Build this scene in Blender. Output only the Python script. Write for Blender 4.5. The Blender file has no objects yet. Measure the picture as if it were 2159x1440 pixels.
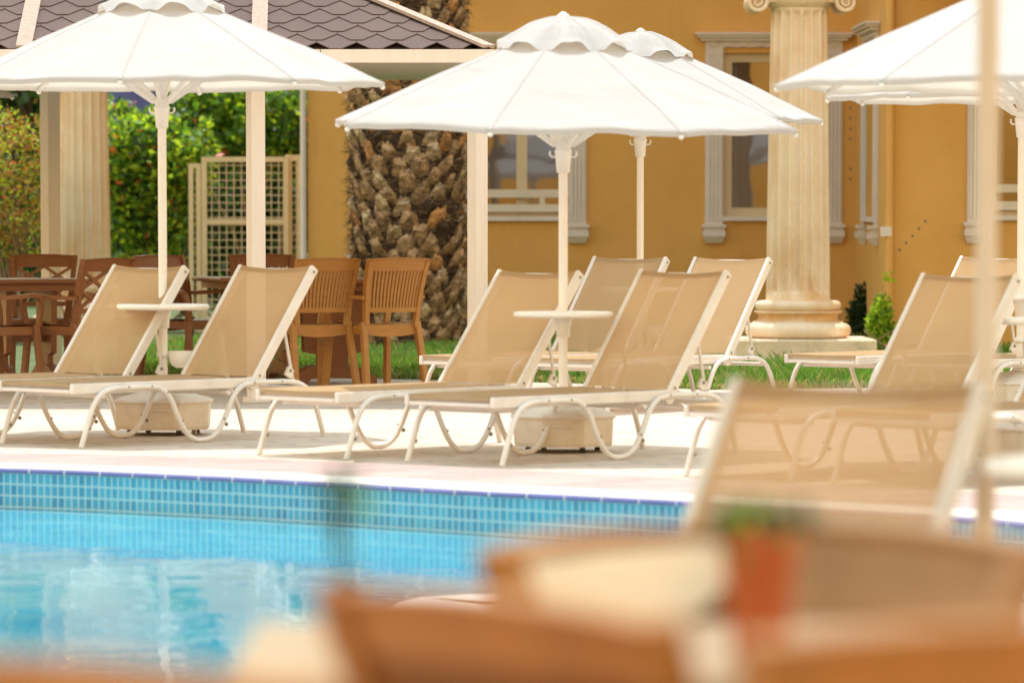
import bpy, math, random
from mathutils import Vector, Matrix, noise
from mathutils.geometry import tessellate_polygon
random.seed(7)
R = math.radians; PI = math.pi
SC = bpy.context.scene
COL = SC.collection

# ------------------------------------------------------------------ camera
F, CX, CY, HC, VH = 10000.0, 1079.5, 1150.0, 1.25, 430.0
PITCH = math.atan((CY - VH) / F)
cp, sp = math.cos(PITCH), math.sin(PITCH)

def ray(u, v):
    a, b = (u - CX) / F, -(v - CY) / F
    return Vector((a, b * sp + cp, b * cp - sp))
def G(u, v, z=0.0):                      # where the line of sight meets the height z
    d = ray(u, v); t = (z - HC) / d.z
    return Vector((d.x * t, d.y * t, z))
def D(u, v, Y):                          # where it meets the upright plane at distance Y
    d = ray(u, v); t = Y / d.y
    return Vector((d.x * t, Y, HC + d.z * t))
def XY(u, Y, z=0.0):
    zc = Y * cp - (z - HC) * sp
    return Vector(((u - CX) / F * zc, Y, z))

cam = bpy.data.cameras.new('camera'); camo = bpy.data.objects.new('camera', cam); COL.objects.link(camo)
camo.location = (0, 0, HC); camo.rotation_euler = (PI / 2 - PITCH, 0, 0)
cam.sensor_width = 36; cam.lens = F / 2159 * 36; cam.shift_y = (CY - 720) / 2159
cam.clip_end = 2000; cam.clip_start = 0.1
cam.dof.use_dof = True; cam.dof.focus_distance = 29.5; cam.dof.aperture_fstop = 3.3; cam.dof.aperture_blades = 0
SC.camera = camo

# ------------------------------------------------------------------ light
SUN_EL, SUN_AZ = 73.0, -6.0              # high, from behind the terrace, a touch from the left
w = bpy.data.worlds.new('World'); SC.world = w; w.use_nodes = True
nt = w.node_tree; sky = nt.nodes.new('ShaderNodeTexSky'); sky.sky_type = 'NISHITA'; sky.sun_disc = False
sky.sun_elevation = R(SUN_EL); sky.sun_rotation = R(SUN_AZ)
sky.air_density = 4.0; sky.dust_density = 0.3; sky.ozone_density = 1.0
bg = nt.nodes['Background']; bg.inputs['Strength'].default_value = 0.15
tint = nt.nodes.new('ShaderNodeMix'); tint.data_type = 'RGBA'; tint.blend_type = 'MULTIPLY'; tint.inputs[0].default_value = 1.0
tint.inputs[7].default_value = (1.0, 0.895, 0.91, 1)          # the camera's warm white balance
nt.links.new(sky.outputs[0], tint.inputs[6]); nt.links.new(tint.outputs[2], bg.inputs['Color'])
sl = bpy.data.lights.new('sun', 'SUN'); sl.energy = 2.0; sl.angle = R(0.5); sl.color = (1.0, 0.965, 0.91)
so = bpy.data.objects.new('sun', sl); COL.objects.link(so)
sd = Vector((math.sin(R(SUN_AZ)) * math.cos(R(SUN_EL)), math.cos(R(SUN_AZ)) * math.cos(R(SUN_EL)), math.sin(R(SUN_EL))))
so.rotation_euler = sd.to_track_quat('Z', 'Y').to_euler()
so.location = (0, 30, 20)
vs = SC.view_settings; vs.view_transform = 'Standard'; vs.look = 'None'; vs.exposure = 1.15; vs.gamma = 1

# ------------------------------------------------------------------ materials
def nodes(name):
    m = bpy.data.materials.new(name); m.use_nodes = True
    t = m.node_tree; t.nodes.clear()
    o = t.nodes.new('ShaderNodeOutputMaterial')
    def N(kind, **kw):
        n = t.nodes.new(kind)
        for k, v in kw.items():
            if k in n.inputs: n.inputs[k].default_value = v
            else: setattr(n, k, v)
        return n
    def L(a, b): t.links.new(a, b)
    return m, t, o, N, L
def c4(c): return (c[0], c[1], c[2], 1.0)
def mixcol(N, L, fac, a, b, kind='MIX'):
    n = N('ShaderNodeMix', data_type='RGBA', blend_type=kind)
    for s, v in ((n.inputs[0], fac), (n.inputs[6], a), (n.inputs[7], b)):
        if hasattr(v, 'is_linked'): L(v, s)
        else: s.default_value = v if isinstance(v, (int, float)) else c4(v)
    return n.outputs[2]
def ramp(N, L, src, p0, p1, c0=(0, 0, 0), c1=(1, 1, 1)):
    n = N('ShaderNodeValToRGB'); e = n.color_ramp.elements
    e[0].position = p0; e[1].position = p1; e[0].color = c4(c0); e[1].color = c4(c1)
    L(src, n.inputs[0]); return n.outputs[0]
def noise_tex(N, L, co, scale, detail=4, rough=0.6, stretch=None):
    if stretch:
        mp = N('ShaderNodeMapping'); mp.inputs['Scale'].default_value = stretch; L(co, mp.inputs[0]); co = mp.outputs[0]
    n = N('ShaderNodeTexNoise', Scale=scale, Detail=detail, Roughness=rough); L(co, n.inputs['Vector']); return n.outputs['Fac']

def plain(name, col, rough=0.6, var=0.12, scale=6.0, bump=0.0, bscale=60.0, spec=0.5, stretch=None, dirt=None, dirt_amt=0.0, dscale=2.0):
    m, t, o, N, L = nodes(name)
    co = N('ShaderNodeTexCoord').outputs['Object']
    f = noise_tex(N, L, co, scale, 5, 0.65, stretch)
    f = ramp(N, L, f, 0.3, 0.7)
    a = [x * (1 - var) for x in col]; b = [min(1, x * (1 + var)) for x in col]
    c = mixcol(N, L, f, a, b)
    if dirt:
        d = ramp(N, L, noise_tex(N, L, co, dscale, 8, 0.75), 0.52, 0.72)
        mm = N('ShaderNodeMath', operation='MULTIPLY'); L(d, mm.inputs[0]); mm.inputs[1].default_value = dirt_amt
        c = mixcol(N, L, mm.outputs[0], c, dirt)
    p = N('ShaderNodeBsdfPrincipled', Roughness=rough); p.inputs['Specular IOR Level'].default_value = spec
    L(c, p.inputs['Base Color'])
    if bump:
        bn = N('ShaderNodeBump', Strength=bump, Distance=0.01); L(noise_tex(N, L, co, bscale, 5, 0.6), bn.inputs['Height']); L(bn.outputs[0], p.inputs['Normal'])
    L(p.outputs[0], o.inputs[0]); return m

def cloth(name, col, trans=0.35, clear=0.0, wr=0.35, weave=0.0, tcol=None):
    m, t, o, N, L = nodes(name)
    co = N('ShaderNodeTexCoord').outputs['Object']
    f = ramp(N, L, noise_tex(N, L, co, 3.0, 6, 0.7), 0.3, 0.75)
    c = mixcol(N, L, f, [x * 0.93 for x in col], col)
    d = N('ShaderNodeBsdfDiffuse'); tr = N('ShaderNodeBsdfTranslucent')
    L(c, d.inputs[0])
    if tcol: tr.inputs[0].default_value = c4(tcol)
    else: L(c, tr.inputs[0])
    bn = N('ShaderNodeBump', Strength=wr, Distance=0.03)
    n1 = noise_tex(N, L, co, 3.2, 3, 0.5, (1, 1, 2.5))
    L(n1, bn.inputs['Height']); L(bn.outputs[0], d.inputs['Normal']); L(bn.outputs[0], tr.inputs['Normal'])
    ms = N('ShaderNodeMixShader', Fac=trans); L(d.outputs[0], ms.inputs[1]); L(tr.outputs[0], ms.inputs[2])
    out = ms.outputs[0]
    if clear:
        tp = N('ShaderNodeBsdfTransparent'); m2 = N('ShaderNodeMixShader', Fac=clear)
        L(out, m2.inputs[1]); L(tp.outputs[0], m2.inputs[2]); out = m2.outputs[0]
    L(out, o.inputs[0]); return m

def leaf(name, col, trans=0.4, var=0.45):
    m, t, o, N, L = nodes(name)
    ge = N('ShaderNodeNewGeometry')
    c = mixcol(N, L, ge.outputs['Random Per Island'], [x * (1 - var) for x in col], [x * (1 + var) for x in col])
    p = N('ShaderNodeBsdfPrincipled', Roughness=0.5); L(c, p.inputs['Base Color'])
    tr = N('ShaderNodeBsdfTranslucent')
    c2 = mixcol(N, L, 0.5, c, (col[0] * 1.6, col[1] * 1.5, col[2] * 0.6)); L(c2, tr.inputs[0])
    ms = N('ShaderNodeMixShader', Fac=trans); L(p.outputs[0], ms.inputs[1]); L(tr.outputs[0], ms.inputs[2])
    L(ms.outputs[0], o.inputs[0]); return m

def paving(name, col, joint, bw, bh, var=0.08, mort=0.004, rot=0.0, speck=True):
    m, t, o, N, L = nodes(name)
    co = N('ShaderNodeTexCoord').outputs['Object']
    mp = N('ShaderNodeMapping'); mp.inputs['Rotation'].default_value = (0, 0, rot); L(co, mp.inputs[0])
    b = N('ShaderNodeTexBrick', Scale=1.0); b.inputs['Brick Width'].default_value = bw; b.inputs['Row Height'].default_value = bh
    b.inputs['Mortar Size'].default_value = mort; b.inputs['Mortar Smooth'].default_value = 0.3; b.inputs['Bias'].default_value = 0.0
    b.inputs['Color1'].default_value = c4([x * (1 - var) for x in col]); b.inputs['Color2'].default_value = c4([min(1, x * (1 + var)) for x in col])
    b.inputs['Mortar'].default_value = c4(joint); L(mp.outputs[0], b.inputs['Vector'])
    c = b.outputs['Color']
    f = ramp(N, L, noise_tex(N, L, co, 1.3, 8, 0.7), 0.3, 0.75)
    c = mixcol(N, L, f, c, mixcol(N, L, 0.28, c, joint))
    if speck:
        s = ramp(N, L, noise_tex(N, L, co, 38, 3, 0.5), 0.70, 0.74); mm = N('ShaderNodeMath', operation='MULTIPLY'); L(s, mm.inputs[0]); mm.inputs[1].default_value = 0.5
        c = mixcol(N, L, mm.outputs[0], c, [x * 0.35 for x in joint])
    p = N('ShaderNodeBsdfPrincipled', Roughness=0.75); L(c, p.inputs['Base Color'])
    bn = N('ShaderNodeBump', Strength=0.25, Distance=0.004); L(b.outputs['Fac'], bn.inputs['Height']); bn.invert = True; L(bn.outputs[0], p.inputs['Normal'])
    L(p.outputs[0], o.inputs[0]); return m

def mosaic():
    m, t, o, N, L = nodes('blue mosaic tile')
    uv = N('ShaderNodeUVMap').outputs[0]
    b = N('ShaderNodeTexBrick', Scale=1.0, offset=0.0, squash=1.0)
    b.inputs['Brick Width'].default_value = 0.0385; b.inputs['Row Height'].default_value = 0.0535
    b.inputs['Mortar Size'].default_value = 0.0044; b.inputs['Mortar Smooth'].default_value = 0.2; b.inputs['Bias'].default_value = 0.0
    b.inputs['Color1'].default_value = (0.012, 0.185, 0.35, 1); b.inputs['Color2'].default_value = (0.045, 0.31, 0.48, 1)
    b.inputs['Mortar'].default_value = (0.34, 0.53, 0.57, 1); L(uv, b.inputs['Vector'])
    co = N('ShaderNodeTexCoord').outputs['Object']
    f = ramp(N, L, noise_tex(N, L, co, 1.2, 4, 0.6), 0.3, 0.7)
    c = mixcol(N, L, f, b.outputs['Color'], mixcol(N, L, 0.2, b.outputs['Color'], (0.1, 0.6, 0.75)))
    sx = N('ShaderNodeSeparateXYZ'); L(co, sx.inputs[0])
    # limescale and algae specks just above the waterline
    g = ramp(N, L, sx.outputs['Z'], 0.0, 1.0)
    mr = N('ShaderNodeMapRange'); L(sx.outputs['Z'], mr.inputs[0]); mr.inputs[1].default_value = -0.16; mr.inputs[2].default_value = -0.185
    sp_ = ramp(N, L, noise_tex(N, L, co, 26, 3, 0.6), 0.66, 0.70)
    mm = N('ShaderNodeMath', operation='MULTIPLY'); L(mr.outputs[0], mm.inputs[0]); L(sp_, mm.inputs[1])
    c = mixcol(N, L, mm.outputs[0], c, (0.03, 0.06, 0.06))
    p = N('ShaderNodeBsdfPrincipled', Roughness=0.18); L(c, p.inputs['Base Color'])
    L(p.outputs[0], o.inputs[0]); return m

def water_mat():
    m, t, o, N, L = nodes('pool water')
    co = N('ShaderNodeTexCoord').outputs['Object']
    n1 = noise_tex(N, L, co, 1.6, 3, 0.55, (1.0, 0.8, 1)); n2 = noise_tex(N, L, co, 7.0, 2, 0.5)
    ad = N('ShaderNodeMath', operation='MULTIPLY_ADD'); L(n2, ad.inputs[0]); ad.inputs[1].default_value = 0.16; L(n1, ad.inputs[2])
    bn = N('ShaderNodeBump', Strength=0.55, Distance=0.012); L(ad.outputs[0], bn.inputs['Height'])
    fr = N('ShaderNodeFresnel', IOR=1.33); L(bn.outputs[0], fr.inputs['Normal'])
    mu = N('ShaderNodeMath', operation='MULTIPLY'); L(fr.outputs[0], mu.inputs[0]); mu.inputs[1].default_value = 0.88
    gl = N('ShaderNodeBsdfGlossy', Roughness=0.02); gl.inputs[0].default_value = (0.97, 0.99, 1, 1); L(bn.outputs[0], gl.inputs['Normal'])
    f = ramp(N, L, noise_tex(N, L, co, 0.9, 4, 0.6, (1, 0.5, 1)), 0.3, 0.7)
    c = mixcol(N, L, f, (0.03, 0.26, 0.39), (0.09, 0.39, 0.49))
    df = N('ShaderNodeBsdfDiffuse'); L(c, df.inputs[0])
    tp = N('ShaderNodeBsdfTransparent'); tp.inputs[0].default_value = (0.55, 0.9, 0.95, 1)
    ms0 = N('ShaderNodeMixShader', Fac=0.12); L(df.outputs[0], ms0.inputs[1]); L(tp.outputs[0], ms0.inputs[2])
    ms = N('ShaderNodeMixShader'); L(mu.outputs[0], ms.inputs[0]); L(ms0.outputs[0], ms.inputs[1]); L(gl.outputs[0], ms.inputs[2])
    L(ms.outputs[0], o.inputs[0]); return m

def glass_mat():
    m, t, o, N, L = nodes('window glass')
    df = N('ShaderNodeBsdfPrincipled', Roughness=0.1); df.inputs['Base Color'].default_value = (0.018, 0.013, 0.011, 1)
    gl = N('ShaderNodeBsdfGlossy', Roughness=0.02); gl.inputs[0].default_value = (0.9, 0.9, 0.9, 1)
    co = N('ShaderNodeTexCoord').outputs['Object']
    bn = N('ShaderNodeBump', Strength=0.15, Distance=0.02); L(noise_tex(N, L, co, 1.2, 2, 0.5), bn.inputs['Height']); L(bn.outputs[0], gl.inputs['Normal'])
    ms = N('ShaderNodeMixShader', Fac=0.13); L(df.outputs[0], ms.inputs[1]); L(gl.outputs[0], ms.inputs[2]); L(ms.outputs[0], o.inputs[0]); return m

def plaster():
    m, t, o, N, L = nodes('ochre stucco')
    co = N('ShaderNodeTexCoord').outputs['Object']
    f = ramp(N, L, noise_tex(N, L, co, 0.8, 8, 0.7), 0.3, 0.7)
    c = mixcol(N, L, f, (0.63, 0.335, 0.09), (0.73, 0.41, 0.12))
    st = ramp(N, L, noise_tex(N, L, co, 2.5, 8, 0.8, (1, 1, 0.18)), 0.55, 0.8)
    mm = N('ShaderNodeMath', operation='MULTIPLY'); L(st, mm.inputs[0]); mm.inputs[1].default_value = 0.6
    c = mixcol(N, L, mm.outputs[0], c, (0.46, 0.21, 0.05))
    p = N('ShaderNodeBsdfPrincipled', Roughness=0.85); L(c, p.inputs['Base Color'])
    bn = N('ShaderNodeBump', Strength=0.3, Distance=0.01); L(noise_tex(N, L, co, 22, 5, 0.7), bn.inputs['Height']); L(bn.outputs[0], p.inputs['Normal'])
    L(p.outputs[0], o.inputs[0]); return m

def marble():
    m, t, o, N, L = nodes('weathered marble')
    co = N('ShaderNodeTexCoord').outputs['Object']
    f = ramp(N, L, noise_tex(N, L, co, 3, 8, 0.7), 0.3, 0.75)
    c = mixcol(N, L, f, (0.76, 0.56, 0.37), (0.86, 0.73, 0.57))
    st = ramp(N, L, noise_tex(N, L, co, 3, 5, 0.6, (1, 1, 0.3)), 0.52, 0.75)
    mm = N('ShaderNodeMath', operation='MULTIPLY'); L(st, mm.inputs[0]); mm.inputs[1].default_value = 0.75
    c = mixcol(N, L, mm.outputs[0], c, (0.62, 0.29, 0.06))
    sx = N('ShaderNodeSeparateXYZ'); L(co, sx.inputs[0])       # rust stains: low in the flutes and round the hollow of the base
    for (z0, z1, p0, p1, am) in ((1.15, 0.50, 0.42, 0.66, 0.85), (0.405, 0.37, 0.25, 0.6, 0.8)):
        mr = N('ShaderNodeMapRange'); L(sx.outputs['Z'], mr.inputs[0]); mr.inputs[1].default_value = z0; mr.inputs[2].default_value = z1
        m2 = N('ShaderNodeMapRange'); L(sx.outputs['Z'], m2.inputs[0]); m2.inputs[1].default_value = 0.47 if z0 > 1 else 0.30; m2.inputs[2].default_value = 0.53 if z0 > 1 else 0.325
        q = ramp(N, L, noise_tex(N, L, co, 5, 5, 0.65, (1, 1, 0.45)), p0, p1)
        a1 = N('ShaderNodeMath', operation='MULTIPLY'); L(mr.outputs[0], a1.inputs[0]); L(m2.outputs[0], a1.inputs[1])
        a2 = N('ShaderNodeMath', operation='MULTIPLY'); L(a1.outputs[0], a2.inputs[0]); L(q, a2.inputs[1])
        a3 = N('ShaderNodeMath', operation='MULTIPLY'); L(a2.outputs[0], a3.inputs[0]); a3.inputs[1].default_value = am
        c = mixcol(N, L, a3.outputs[0], c, (0.60, 0.29, 0.06))
    dk = ramp(N, L, noise_tex(N, L, co, 14, 8, 0.8), 0.63, 0.72)
    c = mixcol(N, L, dk, c, (0.22, 0.15, 0.09))
    p = N('ShaderNodeBsdfPrincipled', Roughness=0.7); L(c, p.inputs['Base Color'])
    bn = N('ShaderNodeBump', Strength=0.35, Distance=0.01); L(noise_tex(N, L, co, 30, 5, 0.7), bn.inputs['Height']); L(bn.outputs[0], p.inputs['Normal'])
    L(p.outputs[0], o.inputs[0]); return m

def shingle():
    m, t, o, N, L = nodes('brown roof shingle')
    co = N('ShaderNodeTexCoord').outputs['Object']
    g = ramp(N, L, noise_tex(N, L, co, 120, 2, 0.5), 0.35, 0.65)
    b = ramp(N, L, noise_tex(N, L, co, 1.5, 5, 0.6), 0.3, 0.7)
    ge = N('ShaderNodeNewGeometry')
    c = mixcol(N, L, b, (0.092, 0.050, 0.038), (0.132, 0.075, 0.058))
    c = mixcol(N, L, g, mixcol(N, L, 0.45, c, (0.04, 0.025, 0.025)), c)
    c = mixcol(N, L, ge.outputs['Random Per Island'], c, mixcol(N, L, 0.35, c, (0.11, 0.07, 0.055)))
    p = N('ShaderNodeBsdfPrincipled', Roughness=0.85); L(c, p.inputs['Base Color'])
    L(p.outputs[0], o.inputs[0]); return m

M = dict(
    alu=plain('cream painted aluminium', (0.72, 0.675, 0.63), 0.35, 0.06, 9, dirt=(0.45, 0.36, 0.27), dirt_amt=0.35, dscale=5),
    alu_warm=plain('beige painted aluminium', (0.58, 0.51, 0.43), 0.4, 0.06, 9),
    bolt=plain('bolt steel', (0.22, 0.19, 0.16), 0.4),
    sling=cloth('beige mesh sling', (0.58, 0.405, 0.235), 0.42, 0.10, 0.12),
    sling_hem=cloth('beige mesh hem', (0.56, 0.42, 0.26), 0.3, 0.0, 0.1),
    sheer=cloth('sheer beige mesh sling', (0.56, 0.36, 0.19), 0.45, 0.15, 0.1),
    canopy=cloth('white canopy cloth', (0.57, 0.555, 0.55), 0.36, 0.0, 0.75, tcol=(0.68, 0.60, 0.50)),
    pole=plain('cream painted pole', (0.80, 0.76, 0.71), 0.35, 0.05, 5),
    plastic=plain('white plastic', (0.82, 0.79, 0.74), 0.4, 0.04, 8),
    tank=plain('cream plastic tank', (0.74, 0.66, 0.56), 0.5, 0.07, 7, dirt=(0.40, 0.30, 0.2), dirt_amt=0.5, dscale=6),
    rubber=plain('dark rubber', (0.05, 0.04, 0.035), 0.7),
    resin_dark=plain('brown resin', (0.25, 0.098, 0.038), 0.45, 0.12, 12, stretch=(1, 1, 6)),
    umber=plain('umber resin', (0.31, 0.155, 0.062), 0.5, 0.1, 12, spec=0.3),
    near_slat_shade=plain('orange brown resin with painted shade', (0.17, 0.058, 0.009), 0.6, 0.12, 12, spec=0.2),  # slats of the near chairs, shade under the top rail painted into the colour
    tan=plain('cream pole with painted shade', (0.56, 0.455, 0.35), 0.4, 0.06, 4),  # near parasol pole, toned darker to paint in its canopy's shade
    near=plain('orange brown resin', (0.33, 0.125, 0.022), 0.5, 0.12, 12, spec=0.25),
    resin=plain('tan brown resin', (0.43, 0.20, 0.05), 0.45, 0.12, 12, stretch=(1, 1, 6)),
    towel=plain('cream cotton', (0.86, 0.70, 0.50), 0.9, 0.04, 8),
    oak=plain('pale wood', (0.27, 0.17, 0.085), 0.5, 0.1, 10, stretch=(0.4, 6, 6)),
    deck=paving('cream stone paving', (0.60, 0.495, 0.40), (0.24, 0.17, 0.12), 0.60, 0.15, 0.10, 0.009, R(-24)),
    pink=paving('pink stone paving', (0.385, 0.255, 0.23), (0.44, 0.35, 0.315), 0.42, 0.14, 0.16, 0.006, R(-24), False),
    white=plain('white coping stone', (0.72, 0.68, 0.62), 0.5, 0.05, 3),
    cobalt=plain('cobalt glazed tile', (0.11, 0.11, 0.30), 0.2, 0.2, 7),
    grout=plain('pale grout', (0.72, 0.70, 0.66), 0.8),
    mosaic=mosaic(), water=water_mat(), glass=glass_mat(), stucco=plaster(), marble=marble(), shingle=shingle(),
    poolfloor=plain('pale blue pool plaster', (0.16, 0.55, 0.66), 0.6),
    felt=plain('grey pink mineral felt', (0.42, 0.31, 0.25), 0.95, 0.25, 60, 0.6, 120),
    post=plain('cream painted timber', (0.72, 0.63, 0.55), 0.5, 0.05, 6, stretch=(6, 6, 0.5)),
    trim=plain('white moulding', (0.68, 0.61, 0.585), 0.6, 0.07, 4),
    rail=plain('white window railing', (0.66, 0.58, 0.50), 0.5, 0.05, 4),
    wframe=plain('beige window frame', (0.62, 0.49, 0.33), 0.5, 0.06, 4),
    soil=plain('dry soil', (0.16, 0.12, 0.07), 0.95, 0.3, 2),
    lawn=plain('lawn soil', (0.075, 0.11, 0.03), 0.95, 0.4, 3),
    grass=leaf('grass blade', (0.16, 0.31, 0.05), 0.35),
    straw=leaf('dry grass blade', (0.42, 0.36, 0.15), 0.3),
    lf_green=leaf('green leaf', (0.12, 0.27, 0.035), 0.5), lf_lime=leaf('lime leaf', (0.40, 0.56, 0.04), 0.55),
    lf_dark=leaf('dark green leaf', (0.022, 0.058, 0.014), 0.3), lf_red=leaf('rust leaf', (0.42, 0.17, 0.045), 0.45),
    lf_olive=leaf('olive leaf', (0.34, 0.34, 0.04), 0.5), flower=leaf('orange flower', (0.75, 0.14, 0.05), 0.4, 0.25),
    twig=plain('pale twig', (0.34, 0.22, 0.15), 0.8), bark=plain('brown bark', (0.15, 0.09, 0.05), 0.9, 0.3, 8, 0.6, 20),
    fibre=plain('palm fibre', (0.075, 0.042, 0.024), 0.95, 0.45, 9, 0.9, 40, stretch=(1, 1, 2.5)),
    fibre2=plain('pale palm fibre', (0.28, 0.18, 0.10), 0.95, 0.3, 9),
    boot=plain('palm leaf base', (0.42, 0.265, 0.145), 0.9, 0.6, 14, 0.9, 45, dirt=(0.10, 0.055, 0.03), dirt_amt=0.9, dscale=9),
    boot_cut=plain('cut palm leaf base', (0.56, 0.27, 0.10), 0.85, 0.45, 14, 0.7, 45, dirt=(0.20, 0.10, 0.05), dirt_amt=0.8, dscale=9),
    boot_grey=plain('weathered palm leaf base', (0.58, 0.43, 0.27), 0.9, 0.5, 14, 0.9, 45, dirt=(0.14, 0.08, 0.04), dirt_amt=0.9, dscale=9),
    frond=leaf('palm frond', (0.07, 0.14, 0.03), 0.25),
    gate=plain('beige painted steel', (0.72, 0.58, 0.39), 0.5, 0.08, 6),
    blue=plain('blue netting', (0.10, 0.12, 0.36), 0.7, 0.2, 3),
    pot=plain('terracotta', (0.46, 0.105, 0.025), 0.7, 0.12, 9),
    stone=plain('white pebble', (0.74, 0.69, 0.62), 0.8, 0.12, 9, 0.4, 20),
    plinth=plain('travertine block', (0.74, 0.58, 0.40), 0.8, 0.14, 4, 0.5, 25, dirt=(0.26, 0.19, 0.12), dirt_amt=0.7, dscale=3),
)

# ------------------------------------------------------------------ mesh building
class MB:
    def __init__(s): s.v, s.f, s.mi, s.sm, s.mats = [], [], [], [], []
    def m(s, mat):
        mat = M[mat] if isinstance(mat, str) else mat
        if mat not in s.mats: s.mats.append(mat)
        return s.mats.index(mat)
    def add(s, vs, fs, mat, smooth=False):
        b = len(s.v); k = s.m(mat); s.v += [tuple(x) for x in vs]
        for f in fs: s.f.append([b + i for i in f]); s.mi.append(k); s.sm.append(smooth)
    def box(s, c, d, mat, rot=None, bev=0.0):
        hx, hy, hz = d[0] / 2, d[1] / 2, d[2] / 2
        if bev > 0 and min(hx, hy, hz) > bev * 1.2:
            vs, fs = [], []; b = bev
            idx = {}
            for sx in (-1, 1):
                for sy in (-1, 1):
                    for sz in (-1, 1):
                        idx[sx, sy, sz] = (len(vs), len(vs) + 1, len(vs) + 2)
                        vs += [Vector((sx * hx, sy * (hy - b), sz * (hz - b))), Vector((sx * (hx - b), sy * hy, sz * (hz - b))), Vector((sx * (hx - b), sy * (hy - b), sz * hz))]
            S = (-1, 1)
            for a in S:
                q = [idx[a, -1, -1][0], idx[a, 1, -1][0], idx[a, 1, 1][0], idx[a, -1, 1][0]]; fs.append(q if a > 0 else q[::-1])
                q = [idx[-1, a, -1][1], idx[-1, a, 1][1], idx[1, a, 1][1], idx[1, a, -1][1]]; fs.append(q if a > 0 else q[::-1])
                q = [idx[-1, -1, a][2], idx[1, -1, a][2], idx[1, 1, a][2], idx[-1, 1, a][2]]; fs.append(q if a > 0 else q[::-1])
            for a in S:
                for c_ in S:
                    q = [idx[a, c_, -1][0], idx[a, c_, 1][0], idx[a, c_, 1][1], idx[a, c_, -1][1]]; fs.append(q if a * c_ < 0 else q[::-1])
                    q = [idx[a, -1, c_][0], idx[a, 1, c_][0], idx[a, 1, c_][2], idx[a, -1, c_][2]]; fs.append(q if a * c_ > 0 else q[::-1])
                    q = [idx[-1, a, c_][1], idx[1, a, c_][1], idx[1, a, c_][2], idx[-1, a, c_][2]]; fs.append(q if a * c_ < 0 else q[::-1])
                    for e in S:
                        q = list(idx[a, c_, e]); fs.append(q if a * c_ * e > 0 else q[::-1])
        else:
            vs = [Vector((x * hx, y * hy, z * hz)) for x in (-1, 1) for y in (-1, 1) for z in (-1, 1)]
            fs = [(0, 1, 3, 2), (4, 6, 7, 5), (0, 4, 5, 1), (2, 3, 7, 6), (0, 2, 6, 4), (1, 5, 7, 3)]
        if rot is not None: vs = [rot @ x for x in vs]
        c = Vector(c); s.add([x + c for x in vs], fs, mat)
    def bar(s, a, b, wd, th, mat, up=(0, 0, 1), bev=0.0):       # box beam from a to b
        a, b = Vector(a), Vector(b); d = b - a; L_ = d.length; x = d.normalized()
        y = Vector(up).cross(x)
        if y.length < 1e-4: y = Vector((0, 1, 0)).cross(x)
        y.normalize(); z = x.cross(y)
        rot = Matrix((x, y, z)).transposed()
        s.box((a + b) / 2, (L_, wd, th), mat, rot, bev)
    def tube(s, pts, r, mat, n=8, smooth=True, cap=True):
        pts = [Vector(p) for p in pts]; rr = r if isinstance(r, (list, tuple)) else [r] * len(pts)
        vs, fs = [], []; prev = None
        for i, p in enumerate(pts):
            t = (pts[min(i + 1, len(pts) - 1)] - pts[max(i - 1, 0)]).normalized()
            if prev is None:
                a = Vector((0, 1, 0)) if abs(t.y) < 0.9 else Vector((1, 0, 0))
                x = a - t * a.dot(t)
            else: x = prev - t * prev.dot(t)
            x.normalize(); prev = x; y = t.cross(x)
            vs += [p + (x * math.cos(2 * PI * k / n) + y * math.sin(2 * PI * k / n)) * rr[i] for k in range(n)]
        for i in range(len(pts) - 1):
            for k in range(n):
                fs.append((i * n + k, i * n + (k + 1) % n, (i + 1) * n + (k + 1) % n, (i + 1) * n + k))
        s.add(vs, fs, mat, smooth)
        if cap:
            s.add(vs[:n], [tuple(range(n))[::-1]], mat); s.add(vs[-n:], [tuple(range(n))], mat)
    def lathe(s, prof, mat, n=32, c=(0, 0, 0), smooth=True, fl=None):
        vs, fs = [], []
        for (r, z) in prof:
            for k in range(n):
                a = 2 * PI * k / n; q = r * (fl(a, z) if fl else 1)
                vs.append((c[0] + q * math.cos(a), c[1] + q * math.sin(a), c[2] + z))
        for i in range(len(prof) - 1):
            for k in range(n):
                fs.append((i * n + k, i * n + (k + 1) % n, (i + 1) * n + (k + 1) % n, (i + 1) * n + k))
        s.add(vs, fs, mat, smooth)
        if prof[0][0] > 1e-4: s.add(vs[:n], [tuple(range(n))[::-1]], mat)
        if prof[-1][0] > 1e-4: s.add(vs[-n:], [tuple(range(n))], mat)
    def prism(s, poly, fn, d, mat):            # polygon in 2D, fn maps (a, b, t) to 3D, extruded 0..d
        n = len(poly); vs = [fn(a, b, 0) for a, b in poly] + [fn(a, b, d) for a, b in poly]
        tri = tessellate_polygon([[Vector((a, b, 0)) for a, b in poly]])
        fs = [tuple(t) for t in tri] + [tuple(n + i for i in t)[::-1] for t in tri]
        fs += [(i, (i + 1) % n, n + (i + 1) % n, n + i) for i in range(n)]
        s.add(vs, fs, mat)
    def sphere(s, c, r, mat, n=8, sq=(1, 1, 1)):
        prof = [(max(1e-5, math.sin(PI * i / n)) , -math.cos(PI * i / n)) for i in range(n + 1)]
        k = n * 2; vs, fs = [], []
        for (q, z) in prof:
            for j in range(k):
                a = 2 * PI * j / k; vs.append((c[0] + q * r * sq[0] * math.cos(a), c[1] + q * r * sq[1] * math.sin(a), c[2] + z * r * sq[2]))
        for i in range(n):
            for j in range(k): fs.append((i * k + j, i * k + (j + 1) % k, (i + 1) * k + (j + 1) % k, (i + 1) * k + j))
        s.add(vs, fs, mat, True)
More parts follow.
